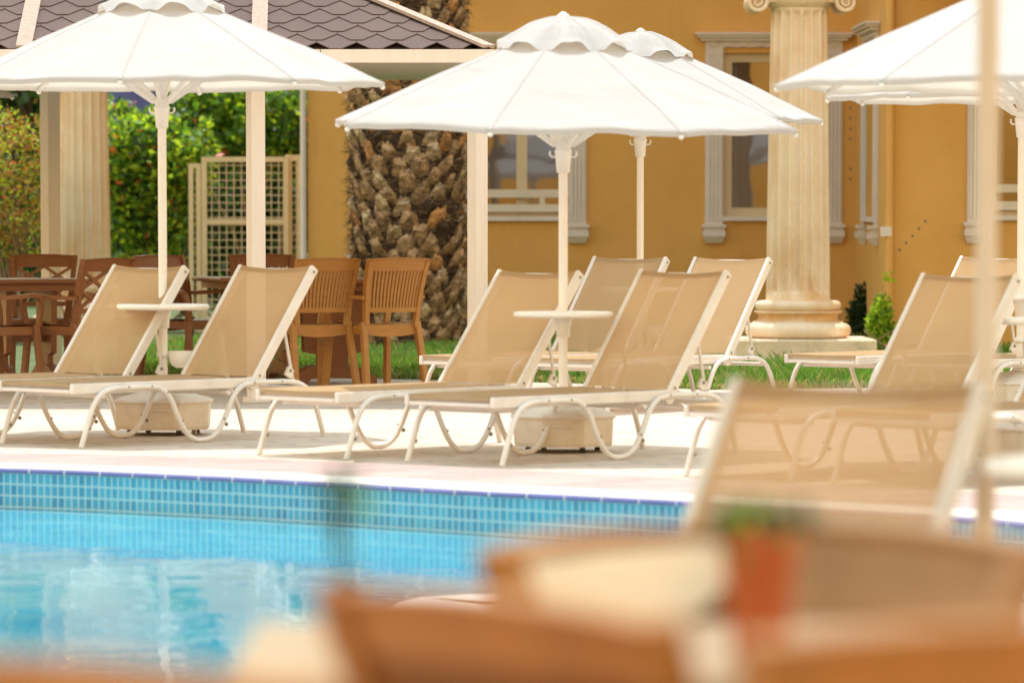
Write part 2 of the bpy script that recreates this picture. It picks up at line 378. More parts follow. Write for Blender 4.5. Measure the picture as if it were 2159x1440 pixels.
    def leaf(s, p, size, mat, up=0.0, asp=0.5):
        d = Vector((random.gauss(0, 1), random.gauss(0, 1), random.gauss(up, 0.8))).normalized()
        e = d.cross(Vector((random.gauss(0, 1), random.gauss(0, 1), random.gauss(0, 1)))).normalized()
        p = Vector(p); l = size * random.uniform(0.7, 1.3)
        s.add([p, p + d * l * .5 + e * l * asp * .5, p + d * l, p + d * l * .5 - e * l * asp * .5], [(0, 1, 2, 3)], mat)
    def build(s, name, parent=None, auto=True):
        me = bpy.data.meshes.new(name); me.from_pydata(s.v, [], s.f)
        for mt in s.mats: me.materials.append(mt)
        me.polygons.foreach_set('material_index', s.mi); me.polygons.foreach_set('use_smooth', s.sm); me.update()
        o = bpy.data.objects.new(name, me); COL.objects.link(o)
        if parent: o.parent = parent
        return o

def tag(o, label, cat, group=None, kind=None):
    o['label'] = label; o['category'] = cat
    if group: o['group'] = group
    if kind: o['kind'] = kind
    return o
def thing(name, label, cat, loc=(0, 0, 0), rz=0, group=None):
    o = bpy.data.objects.new(name, None); COL.objects.link(o); o.empty_display_size = 0.1
    o.location = loc; o.rotation_euler = (0, 0, rz); return tag(o, label, cat, group)
def struct(o): o['kind'] = 'structure'; return o
def copy_tree(o, parent=None):
    c = o.copy(); COL.objects.link(c)
    if parent: c.parent = parent
    for ch in list(o.children): copy_tree(ch, c)
    return c
def place(o, loc, rz, label, group=None):
    o.location = loc; o.rotation_euler = (0, 0, rz); o['label'] = label
    if group: o['group'] = group
    return o

# ------------------------------------------------------------------ ground, pool
far_px = [(-420, 985), (-200, 987.5), (0, 992), (210, 999), (500, 1012), (700, 1023), (1000, 1041), (1200, 1050), (1400, 1060), (1600, 1071), (1800, 1083), (2005, 1094), (2086, 1101), (2159, 1108), (2300, 1124)]
far = [G(u, v) for u, v in far_px]
far = [Vector((-7, far[0].y + 1.2, 0)), Vector((-4.6, far[0].y + .35, 0))] + far + [Vector((3.0, 16.9, 0)), Vector((3.2, 16.0, 0))]
near = [Vector((2.6, 15.4, 0)), Vector((1.6, 15.22, 0)), Vector((0.4, 15.2, 0)), Vector((-0.15, 15.16, 0)), Vector((-0.29, 15.08, 0)), Vector((-0.36, 14.9, 0)), Vector((-0.61, 12.4, 0)), Vector((-0.95, 9.5, 0)), Vector((-1.5, 7.5, 0)), Vector((-7, 7.0, 0))]
pool = far + near

def sheet(name, outer, holes, z, mat, kind='structure'):
    loops = [[Vector((p.x, p.y, 0)) for p in outer]] + [[Vector((p.x, p.y, 0)) for p in h] for h in holes]
    tri = tessellate_polygon(loops); pts = [Vector((p.x, p.y, z)) for l in loops for p in l]
    mb = MB(); fs = []
    for t in tri:
        a, b, c = (pts[i] for i in t)
        fs.append(t if (b - a).cross(c - a).z > 0 else t[::-1])
    mb.add(pts, fs, mat); o = mb.build(name)
    o['kind'] = kind; return o
def offset(line, d):
    out = []
    for i, p in enumerate(line):
        t = (line[min(i + 1, len(line) - 1)] - line[max(i - 1, 0)]).normalized(); n = Vector((-t.y, t.x, 0)); out.append(p + n * d)
    return out

V = lambda x, y: Vector((x, y, 0))
deck_far = [V(-14, 35.2), V(-4, 34.6), V(-1.0, 34.1), V(0.4, 33.2), V(1.3, 32.0), V(3.4, 32.6), V(6, 33.0), V(14, 33.4)]
deck = sheet('pool_deck', [V(-14, 1), V(14, 1)] + deck_far[::-1], [pool], 0.0, 'deck')
ground = sheet('ground', [V(-400, -150), V(400, -150), V(400, 600), V(-400, 600)], [[V(-13.5, 1.5), V(13.5, 1.5), V(13.5, 31.5), V(-13.5, 31.5)]], -0.02, 'soil')
lawn = sheet('lawn', deck_far + [V(14, 60), V(-14, 60)], [], -0.012, 'lawn')
# pink band and white coping along the far edge
wl = offset(far, 0.46); pk = offset(far, 1.42)
def strip(name, a, b, z, mat):
    n = len(a); mb = MB(); mb.add([(p.x, p.y, z) for p in a] + [(p.x, p.y, z) for p in b], [(i, i + 1, n + i + 1, n + i) for i in range(n - 1)], mat); return struct(mb.build(name))
fm = far[:-2]
strip('pink_paving_band', offset(fm, 0.44), offset(fm, 1.42), 0.004, 'pink')
strip('pool_coping', offset(fm, 0.0), offset(fm, 0.46), 0.008, 'white')
nl = offset(near, -0.0); nr = offset(near, 0.34)
strip('pool_coping', nl, nr, 0.008, 'white')
# cobalt bullnose tiles
def arc_points(line, step):
    out, carry = [], 0.0
    for a, b in zip(line, line[1:]):
        L_ = (b - a).length; t = carry
        while t < L_:
            out.append(a + (b - a) * (t / L_)); t += step
        carry = t - L_
    return out
def smooth_line(line, n=4):
    out = []
    for i in range(len(line) - 1):
        p0, p1, p2, p3 = line[max(i - 1, 0)], line[i], line[i + 1], line[min(i + 2, len(line) - 1)]
        for k in range(n):
            t = k / n
            out.append(0.5 * ((2 * p1) + (p2 - p0) * t + (2 * p0 - 5 * p1 + 4 * p2 - p3) * t * t + (3 * p1 - p0 - 3 * p2 + p3) * t ** 3))
    return out + [line[-1]]
mb = MB()
ap = arc_points(far, 0.2)
for a, b in zip(ap, ap[1:]):
    x = (b - a).normalized(); n = Vector((-x.y, x.x, 0)); a2, b2 = a + x * 0.005, b - x * 0.005
    prof = [(0.045, 0.012), (0.006, 0.0115), (-0.004, 0.007), (-0.007, 0.0), (-0.004, -0.008), (0.04, -0.0085)]
    vs = [q + n * o_ + Vector((0, 0, z)) for q in (a2, b2) for o_, z in prof]; k = len(prof)
    mb.add(vs, [(i, i + 1, k + i + 1, k + i) for i in range(k - 1)] + [tuple(range(k))[::-1], tuple(range(k, 2 * k))], 'cobalt')
    mb.bar(b - x * 0.004 + n * 0.012 + Vector((0, 0, 0.001)), b + x * 0.004 + n * 0.012 + Vector((0, 0, 0.001)), 0.033, 0.018, 'grout')
struct(mb.build('pool_edge_tiles'))
# pool wall with mosaic
def uvwall(name, line, z0, z1, mat):
    vs, fs, uvs = [], [], []; s_ = 0
    for i, p in enumerate(line):
        if i: s_ += (p - line[i - 1]).length
        vs += [(p.x, p.y, z0), (p.x, p.y, z1)]; uvs += [(s_, z0 + 1.3455), (s_, z1 + 1.3455)]
    for i in range(len(line) - 1): fs.append((2 * i, 2 * i + 2, 2 * i + 3, 2 * i + 1))
    me = bpy.data.meshes.new(name); me.from_pydata(vs, [], fs); me.materials.append(M[mat])
    l = me.uv_layers.new(name='UVMap')
    for lp in me.loops: l.data[lp.index].uv = uvs[lp.vertex_index]
    me.update(); o = bpy.data.objects.new(name, me); COL.objects.link(o); return struct(o)
uvwall('pool_wall', offset(pool + [pool[0]], 0.003), -1.3, -0.004, 'mosaic')
WZ = -0.178
sheet('pool_floor', pool, [], -1.3, 'poolfloor')
sheet('water', pool, [], WZ, 'water')

# grass
mb = MB()
def edge_y(x):
    for a, b in zip(deck_far, deck_far[1:]):
        if a.x <= x <= b.x: return a.y + (b.y - a.y) * (x - a.x) / (b.x - a.x)
    return 34
gi = [mb.m('grass'), mb.m('straw'), mb.m('lf_green')]
for _ in range(62000):
    x = random.uniform(-3.2, 5.2); y0 = edge_y(x) - 0.05; y = y0 + (43 - y0) * random.random() ** 1.6
    if abs(x - 2.31) < 0.8 and 36.9 < y < 38.8: continue
    n_ = noise.noise(Vector((x * 1.1, y * 0.6, 3)))
    h = random.uniform(0.035, 0.085) * (1.25 + 0.9 * n_) * (0.6 if y < y0 + 0.15 else 1)
    a = random.uniform(0, 2 * PI); wd = random.uniform(0.004, 0.008); ln = random.uniform(0.1, 0.8) * h
    dx, dy = math.cos(a), math.sin(a); b = len(mb.v)
    mb.v += [(x - dy * wd, y + dx * wd, -0.012), (x + dy * wd, y - dx * wd, -0.012), (x + dx * ln * .35 + dy * wd * .7, y + dy * ln * .35 - dx * wd * .7, h * .62), (x + dx * ln, y + dy * ln, h)]
    mb.f += [[b, b + 1, b + 2], [b, b + 2, b + 3]]; k = gi[1] if random.random() < (0.12 + (0.25 if n_ < -0.2 else 0) + (0.3 if y < y0 + 0.2 else 0)) else (gi[2] if random.random() < .3 else gi[0])
    mb.mi += [k, k]; mb.sm += [False, False]
tag(mb.build('grass'), 'green lawn grass between the paving and the ochre house', 'grass', kind='stuff')

# ------------------------------------------------------------------ sun loungers
LW = 0.60
def wave_pts():
    key = [(0.04, 0.0), (0.085, 0.12), (0.125, 0.215), (0.18, 0.275), (0.26, 0.30), (0.36, 0.302), (0.52, 0.302), (0.60, 0.285), (0.66, 0.235), (0.71, 0.14), (0.77, 0.055), (0.83, 0.018), (0.88, 0.013), (0.94, 0.022),
           (1.00, 0.06), (1.055, 0.14), (1.10, 0.225), (1.16, 0.283), (1.25, 0.303), (1.40, 0.304), (1.54, 0.30), (1.63, 0.272), (1.69, 0.21), (1.73, 0.12), (1.77, 0.0)]
    return smooth_line([Vector((x, 0, z)) for x, z in key], 3)
def make_lounger(beta=53.0, sling='sling'):
    root = thing('sun_lounger', '-', 'sun lounger', group='sun loungers round the pool')
    HX, HZ, L_ = 1.30, 0.315, 0.735; hw = LW / 2
    bd = Vector((math.cos(R(beta)), 0, math.sin(R(beta)))); bn = Vector((-bd.z, 0, bd.x))
    for s in (-1, 1):
        mb = MB(); mb.box((0.655, s * (hw - 0.016), 0.303), (1.31, 0.03, 0.055), 'alu', bev=0.006); mb.build('side_rail', root)
        mb = MB(); mb.tube([p + Vector((0, s * (hw + 0.0145), 0)) for p in wave_pts()], 0.0142, 'alu', 10)
        for (x, z) in ((0.36, 0.305), (0.52, 0.305), (1.25, 0.305), (1.45, 0.305), (0.095, 0.1), (0.735, 0.12), (1.03, 0.12), (0.63, 0.27), (1.18, 0.28)):
            mb.sphere((x, s * (hw + 0.027), z), 0.006, 'bolt', 4)
        for (x, z) in ((0.085, 0.10), (0.735, 0.09), (1.045, 0.09), (0.88, 0.005)):
            mb.sphere((x + 0.012, s * (hw + 0.014), z), 0.011, 'bolt', 4)
        mb.prism([(1.20, 0.31), (1.34, 0.31), (1.29, 0.262), (1.26, 0.262)], lambda a, b, t, s=s: (a, s * (hw + 0.001 - t), b), 0.02, 'alu')
        mb.build('leg_frame', root)
    mb = MB()
    mb.box((0.014, 0, 0.289), (0.022, LW - 0.066, 0.020), 'alu', bev=0.004)
    mb.tube([(0.20, -hw - 0.01, 0.262), (0.20, hw + 0.01, 0.262)], 0.0125, 'alu', 8)
    mb.tube([(1.08, -hw - 0.01, 0.255), (1.08, hw + 0.01, 0.255)], 0.0125, 'alu', 8)
    mb.tube([(0.62, -hw + 0.03, 0.283), (0.62, hw - 0.03, 0.283)], 0.0125, 'alu', 8)
    mb.tube([(1.62, -hw - 0.01, 0.262), (1.62, hw + 0.01, 0.262)], 0.0125, 'alu', 8)
    mb.build('crossbar', root)
    # seat sling, a little slack in the middle
    mb = MB(); nx, ny = 20, 8; vs, fs = [], []
    for i in range(nx + 1):
        for j in range(ny + 1):
            x = 0.004 + 1.27 * i / nx; y = -hw + 0.006 + (LW - 0.012) * j / ny; e = 1 - (2 * j / ny - 1) ** 2
            vs.append((x, y, 0.334 - 0.016 * e * math.sin(PI * i / nx) ** 0.5 if 0 < i < nx else 0.334 - 0.004 * e))
    for i in range(nx):
        for j in range(ny): fs.append((i * (ny + 1) + j, (i + 1) * (ny + 1) + j, (i + 1) * (ny + 1) + j + 1, i * (ny + 1) + j + 1))
    mb.add(vs, fs, sling, True)
    mb.box((0.02, 0, 0.322), (0.034, LW - 0.07, 0.016), 'sling_hem')
    mb.build('seat_sling', root)
    h0 = Vector((HX, 0, HZ))
    fr = MB()
    for s in (-1, 1):
        y = Vector((0, s * (hw - 0.018), 0))
        fr.bar(h0 + y - bd * 0.03, h0 + y + bd * L_, 0.026, 0.055, 'alu', up=bn, bev=0.006)
        for q in (0.03, L_ - 0.028): fr.sphere(h0 + bd * q + Vector((0, s * (hw - 0.004), 0)), 0.0075, 'bolt', 4)
    fr.tube([h0 + bd * (L_ - 0.02) + Vector((0, -hw + 0.03, 0)), h0 + bd * (L_ - 0.02) + Vector((0, hw - 0.03, 0))], 0.012, 'alu', 8)
    bf = fr.build('backrest_frame', root)
    mb = MB(); nx, ny = 16, 8; vs, fs = [], []
    for i in range(nx + 1):
        for j in range(ny + 1):
            t = i / nx; q = 2 * j / ny - 1; e = 1 - q * q
            yy = q * (hw - 0.032); off = 0.020 - 0.02 * e * math.sin(PI * min(1, 0.12 + 0.8 * t))
            p = h0 + bd * (0.012 + (L_ - 0.016 - 0.016 * e) * t if True else 0) + bn * off; vs.append((p.x, yy, p.z))
    for i in range(nx):
        for j in range(ny): fs.append((i * (ny + 1) + j, (i + 1) * (ny + 1) + j, (i + 1) * (ny + 1) + j + 1, i * (ny + 1) + j + 1))
    mb.add(vs, fs, sling, True)
    # doubled hems along the sides and the top
    n0 = lambda i, j: Vector(vs[i * (ny + 1) + j]) - bn * 0.002
    hv = []
    for j in range(ny + 1): hv += [n0(nx, j) - bd * (0.05 if sling == 'sheer' else 0.03), n0(nx, j)]
    mb.add(hv, [(2 * j, 2 * j + 1, 2 * j + 3, 2 * j + 2) for j in range(ny)], 'sling_hem' if sling == 'sheer' else sling, True)
    mb.build('backrest_sling', bf)
    for s in (-1, 1):                                     # the props that hold the backrest up, with their ratchets
        mb = MB(); y = s * (hw - 0.045); a = h0 + bd * 0.36 - bn * 0.02; b = Vector((1.60, 0, 0.292))
        a, b = Vector((a.x, y, a.z)), Vector((b.x, y, b.z))
        mb.tube([a, b], 0.009, 'alu', 6); m_ = a.lerp(b, 0.78)
        mb.box(m_ + Vector((-0.015, 0, -0.01)), (0.045, 0.016, 0.05), 'alu', Matrix.Rotation(R(30), 3, 'Y'))
        mb.sphere(m_ + Vector((-0.012, -0.01, 0.0)), 0.009, 'bolt', 4)
        mb.build('support_prop', root)
    return root

def lounger_at(src, u, v, th, label, first=False):       # (u, v): where the front leg nearest the camera meets the paving
    p = G(u, v); t = R(th); ax = Vector((math.cos(t), math.sin(t), 0)); rt = Vector((math.sin(t), -math.cos(t), 0))
    o = src if first else copy_tree(src)
    loc = p - ax * 0.04 - rt * (LW / 2 + 0.0145)
    place(o, (loc.x, loc.y, 0), t, label); recline(o); return o
rl = random.Random(11)
def recline(o):                                          # nobody leaves two backrests at quite the same notch
    for ch in o.children:
        if ch.name.startswith('backrest_frame'):
            a = R(rl.uniform(-2.2, 1.2)); hg = Vector((1.30, 0, 0.315)); ch.matrix_local = Matrix.Translation(hg) @ Matrix.Rotation(a, 4, 'Y') @ Matrix.Translation(-hg)
ln = make_lounger()
lounger_at(ln, 171, 945, 46.3, 'beige sling lounger right of the left parasol pole, in front of a slat-back chair', True)
lounger_at(ln, -108, 939, 46.3, 'beige sling lounger left of the left parasol pole, foot end cut by the picture edge')
lounger_at(ln, 730, 969, 46, 'beige sling lounger left of the middle parasol pole, beside the right gazebo post')
lounger_at(ln, 1058, 984, 47, 'beige sling lounger right of the middle parasol pole, fully in view by the pool')
def lounger_hinge(u, v, th, label):                       # (u, v): the hinge at the near side of the backrest
    p = G(u, v, 0.33); t = R(th); ax = Vector((math.cos(t), math.sin(t), 0)); rt = Vector((math.sin(t), -math.cos(t), 0))
    loc = p - ax * 1.30 - rt * (LW / 2); return place(copy_tree(ln), (loc.x, loc.y, 0), t, label)
lounger_hinge(1322, 743, 51, 'farther beige lounger rising between the middle parasol pole and the thinner pole behind')
lounger_hinge(1540, 747, 51, 'farther beige lounger whose backrest top touches the left edge of the fluted column')
lounger_hinge(2092, 741, 46, 'farther beige lounger before the column plinth, backrest behind the blurred pole')
lounger_hinge(2345, 748, 46, 'farther beige lounger at the right picture edge, only its low seat rail showing')
lounger_at(ln, 1665, 1016, 46, 'beige lounger directly behind the blurred one, backrest crossed by the blurred pole')
lounger_at(ln, 1985, 1032, 45, 'beige lounger under the right parasol whose side rail runs out of the picture')
ln2 = make_lounger(47.5, 'sheer')
def walk(o):
    yield o
    for c_ in o.children: yield from walk(c_)
for o_ in walk(ln2):
    if o_.type == 'MESH':
        for i_, m_ in enumerate(o_.data.materials):
            if m_ == M['alu']: o_.data.materials[i_] = M['alu_warm']
ln2['label'] = 'large out of focus sheer mesh lounger close by on the near side of the pool'
t = R(65); top = D(1812, 822, 10.3); ax = Vector((math.cos(t), math.sin(t), 0)); loc = top - ax * (1.30 + 0.735 * math.cos(R(47.5)))
ln2.location = (loc.x, loc.y, 0); ln2.rotation_euler = (0, 0, t)

# ------------------------------------------------------------------ parasols
def make_parasol(zr, rise, rad, a0, label, cat_group='white parasols', table=True, holder=True, tilt=(0, 0), seed=1, pm='pole'):
    rnd = random.Random(seed)
    root = thing('parasol', label, 'parasol', group=cat_group)
    za = zr + rise
    mb = MB(); mb.tube([(0, 0, 0.20), (0, 0, 1.0), (0, 0, za - 0.02)], 0.0235, pm, 14)
    pole = mb.build('pole', root)
    # octagonal water tank on castors
    mb = MB(); n = 8; prof = [(0.262, 0.032), (0.268, 0.05), (0.274, 0.172), (0.286, 0.176), (0.286, 0.186), (0.262, 0.197), (0.06, 0.25), (0.045, 0.254)]
    vs = [(r * math.cos(2 * PI * (k + .5) / n), r * math.sin(2 * PI * (k + .5) / n), z) for r, z in prof for k in range(n)]
    fs = [(i * n + k, i * n + (k + 1) % n, (i + 1) * n + (k + 1) % n, (i + 1) * n + k) for i in range(len(prof) - 1) for k in range(n)] + [tuple(range(n))[::-1], tuple(range((len(prof) - 1) * n, len(prof) * n))]
    mb.add(vs, fs, 'tank'); tank = mb.build('base_tank', root)
    mb = MB(); mb.lathe([(0.045, 0.245), (0.045, 0.30), (0.034, 0.305)], 'pole', 16); mb.build('pole_socket', tank)
    mb = MB(); mb.tube([(-0.05, -0.262, 0.135), (-0.045, -0.277, 0.138), (0.045, -0.277, 0.138), (0.05, -0.262, 0.135)], 0.006, 'tank', 6); mb.build('handle', tank)
    for k in range(4):
        a = PI / 2 * k + 0.5; x, y = 0.2 * math.cos(a), 0.2 * math.sin(a)
        mb = MB(); mb.tube([(x - 0.014, y, 0.024), (x + 0.014, y, 0.024)], 0.024, 'rubber', 10); mb.box((x, y, 0.038), (0.05, 0.035, 0.016), 'rubber'); mb.build('castor', tank)
    if table:
        mb = MB(); mb.lathe([(0.024, 0.675), (0.235, 0.677), (0.2505, 0.684), (0.2525, 0.694), (0.250, 0.703), (0.243, 0.706), (0.024, 0.706)], 'plastic', 48); tb = mb.build('side_table', root)
        mb = MB(); mb.lathe([(0.0245, 0.575), (0.033, 0.578), (0.036, 0.63), (0.042, 0.64), (0.046, 0.674)], 'plastic', 20); mb.build('bracket', tb)
    if holder:                                            # cup shaped bin clamped to the pole
        mb = MB(); mb.lathe([(0.0245, 0.42), (0.034, 0.42), (0.034, 0.45), (0.0245, 0.45)], 'plastic', 16)
        hb = [(math.cos(PI * i / 14), math.sin(PI * i / 14)) for i in range(15)]
        ring = []
        for z_, k_ in ((0.452, 1.0), (0.43, 0.99), (0.40, 0.9), (0.375, 0.72), (0.362, 0.45)):
            ring.append([(0.105 + 0.078 * k_ * math.cos(2 * PI * i / 20), -0.01 + 0.078 * k_ * math.sin(2 * PI * i / 20), z_) for i in range(20)])
        vs = [p for r_ in ring for p in r_]; fs = [(i * 20 + k, (i + 1) * 20 + k, (i + 1) * 20 + (k + 1) % 20, i * 20 + (k + 1) % 20) for i in range(4) for k in range(20)] + [tuple(range(80, 100))]
        mb.add(vs, fs, 'plastic', True); mb.build('bin', root)
    tm = Matrix.Translation((0, 0, zr)) @ Matrix.Rotation(tilt[0], 4, 'X') @ Matrix.Rotation(tilt[1], 4, 'Y') @ Matrix.Translation((0, 0, -zr))
    T = lambda p: tm @ Vector(p)
    # runner with hooks
    mb = MB(); mb.lathe([(0.027, zr - 0.235), (0.033, zr - 0.232), (0.041, zr - 0.14), (0.044, zr - 0.13), (0.044, zr - 0.122), (0.038, zr - 0.118), (0.038, zr - 0.108), (0.05, zr - 0.10), (0.054, zr - 0.075), (0.03, zr - 0.07)], 'plastic', 20)
    for s in (-1, 1): mb.tube([(s * 0.04, 0, zr - 0.155), (s * 0.058, 0, zr - 0.155), (s * 0.068, 0, zr - 0.142), (s * 0.066, 0, zr - 0.125)], 0.0055, 'plastic', 6)
    mb.build('runner', root)
    r0 = 0.20
    def zs(r):                                            # height of the rib line
        t = (r - 0.05) / (rad - 0.05); return zr + (rise - 0.045) * (1 - t) + 0.006 * math.sin(PI * t)
    # canopy
    nr, na = 22, 16; vs, fs = [], []
    tot = 8 * na
    for i in range(nr + 1):
        t = i / nr
        for j in range(tot):
            k, q = divmod(j, na); q /= na; aa, ab = a0 + k * PI / 4, a0 + (k + 1) * PI / 4
            r = r0 + (rad - r0) * t; e = 4 * q * (1 - q)
            rr = r - (0.028 * e * t * t * rad)
            pa, pb = Vector((math.cos(aa), math.sin(aa), 0)), Vector((math.cos(ab), math.sin(ab), 0))
            p = pa.lerp(pb, q) * rr
            z = zs(r) - 0.078 * e * t ** 1.5 * (1 - t) + 0.006 * e * t ** 3
            wv = noise.noise(Vector((p.x * 2.1 + seed * 3.7, p.y * 2.1, seed))) * 0.022 + noise.noise(Vector((p.x / (r + .15) * 5.0, p.y / (r + .15) * 5.0, seed * 5.1 + r * 0.8))) * 0.050 * t + abs(noise.noise(Vector((p.x * 3.1 + p.y * 5.2, p.y * 3.1 - p.x * 1.5, seed * 1.7)))) * 0.034 * t
            z += wv * (0.35 + 0.65 * e) * (0.3 + 0.7 * math.sin(PI * min(1.0, t)))
            vs.append(T((p.x, p.y, z)))
    for i in range(nr):
        for j in range(tot): fs.append((i * tot + j, (i + 1) * tot + j, (i + 1) * tot + (j + 1) % tot, i * tot + (j + 1) % tot))
    # hem folded under the rim
    hem = [Vector(v) + Vector((0, 0, -0.022)) - Vector((v[0], v[1], 0)).normalized() * 0.006 for v in vs[-tot:]]
    b = len(vs); vs += hem; fs += [((nr) * tot + j, b + j, b + (j + 1) % tot, nr * tot + (j + 1) % tot) for j in range(tot)]
    mb = MB(); mb.add(vs, fs, 'canopy', True); can = mb.build('canopy', root)
    for k in range(8):                                      # doubled seam tape over each rib
        a = a0 + k * PI / 4; d = Vector((math.cos(a), math.sin(a), 0)); q = Vector((-d.y, d.x, 0)); sv = []
        for i in range(nr + 1):
            c_ = Vector(vs[i * tot + k * na]) + Vector((0, 0, 0.0035)); sv += [c_ - q * 0.006 - Vector((0, 0, .0025)), c_, c_ + q * 0.006 - Vector((0, 0, .0025))]
        mb = MB(); mb.add(sv, [f_ for i in range(nr) for f_ in ((3 * i, 3 * i + 3, 3 * i + 4, 3 * i + 1), (3 * i + 1, 3 * i + 4, 3 * i + 5, 3 * i + 2))], 'canopy', True); mb.build('seam', can)
    # vent cap: free edge lifted in an arch between the ribs
    nr2 = 12; vs, fs = [], []; rv = 0.35
    for i in range(nr2 + 1):
        t = i / nr2
        for j in range(tot):
            k, q = divmod(j, na); q /= na; aa, ab = a0 + k * PI / 4, a0 + (k + 1) * PI / 4
            r = 0.015 + (rv - 0.015) * t; e = max(0.0, math.sin(PI * q) - 0.42) / 0.58; e = e * e * (3 - 2 * e)
            p = Vector((math.cos(aa), math.sin(aa), 0)).lerp(Vector((math.cos(ab), math.sin(ab), 0)), q)
            p = p.lerp(p.normalized(), 0.5) * (r + 0.004 * e * t)
            z = za + (zs(rv) + 0.004 - za) * (0.50 * t + 0.50 * t * t) + 0.040 * e * t ** 5 + 0.012 * math.sin(PI * t)
            ang = math.atan2(p.y, p.x); z += (noise.noise(Vector((math.cos(ang) * 4.5, math.sin(ang) * 4.5, seed * 2.3 + r))) * 0.034 + noise.noise(Vector((p.x * 9, p.y * 9, seed))) * 0.016) * math.sin(PI * min(1, t * 0.85 + .02))
            vs.append(T((p.x, p.y, z)))
    for i in range(nr2):
        for j in range(tot): fs.append((i * tot + j, (i + 1) * tot + j, (i + 1) * tot + (j + 1) % tot, i * tot + (j + 1) % tot))
    mb = MB(); mb.add(vs, fs, 'canopy', True); mb.build('vent_cap', can)
    mb = MB(); mb.lathe([(0.03, za - 0.005), (0.032, za + 0.006), (0.018, za + 0.014), (0.008, za + 0.022)], 'plastic', 14); f_ = mb.build('finial', root)
    for k in range(8):
        a = a0 + k * PI / 4; d = Vector((math.cos(a), math.sin(a), 0))
        mb = MB(); P_ = [T(d * r + Vector((0, 0, zs(r) - 0.018))) for r in (0.05, 0.3, 0.6, 0.9, rad - 0.015)]
        mb.tube(P_, 0.0095, 'pole', 6); e_ = P_[-1]
        mb.sphere(e_ + Vector((0, 0, -0.008)), 0.0145, 'plastic', 5)
        rb = mb.build('rib', root)
        mb = MB(); s0 = Vector((0, 0, zr - 0.095)) + d * 0.048; s1 = T(d * 0.58 + Vector((0, 0, zs(0.58) - 0.03)))
        mb.bar(s0, s1, 0.016, 0.024, 'pole'); mb.build('strut', rb)
    return root
def put(o, u, Y, rz=0): p = XY(u, Y); o.location = (p.x, p.y, 0); o.rotation_euler = (0, 0, rz); return o
put(make_parasol(1.895, 0.55, 1.22, R(-6), 'white parasol at the left, pole between two beige loungers before the dining chairs', seed=1), 345, 25.8)
put(make_parasol(1.64, 0.55, 1.22, R(27.5), 'white parasol in the middle, widest and lowest canopy over two beige loungers', tilt=(R(2.2), R(0.9)), holder=False, seed=2), 1187, 24.0)
put(make_parasol(1.79, 0.58, 1.20, R(2), 'white parasol just behind the middle one, its thinner pole before the ochre wall', seed=3), 1349, 31.1)
put(make_parasol(1.81, 0.58, 1.28, R(4), 'white parasol at the right, large canopy tip pointing at the fluted column', holder=False, seed=4), 2188, 22.7)
put(make_parasol(1.88, 0.56, 1.19, R(5), 'white parasol behind the right one, thin pole at the right picture edge', seed=5), 2150, 28.5)
put(make_parasol(2.0, 0.56, 1.20, R(3), 'white parasol off the left picture edge, only one scalloped tip showing', seed=6), -330, 33.0)
put(make_parasol(2.35, 0.5, 1.22, R(10), 'blurred cream parasol pole close by, in front of everything on the right', table=False, holder=False, seed=8, pm='tan'), 2072, 10.3)

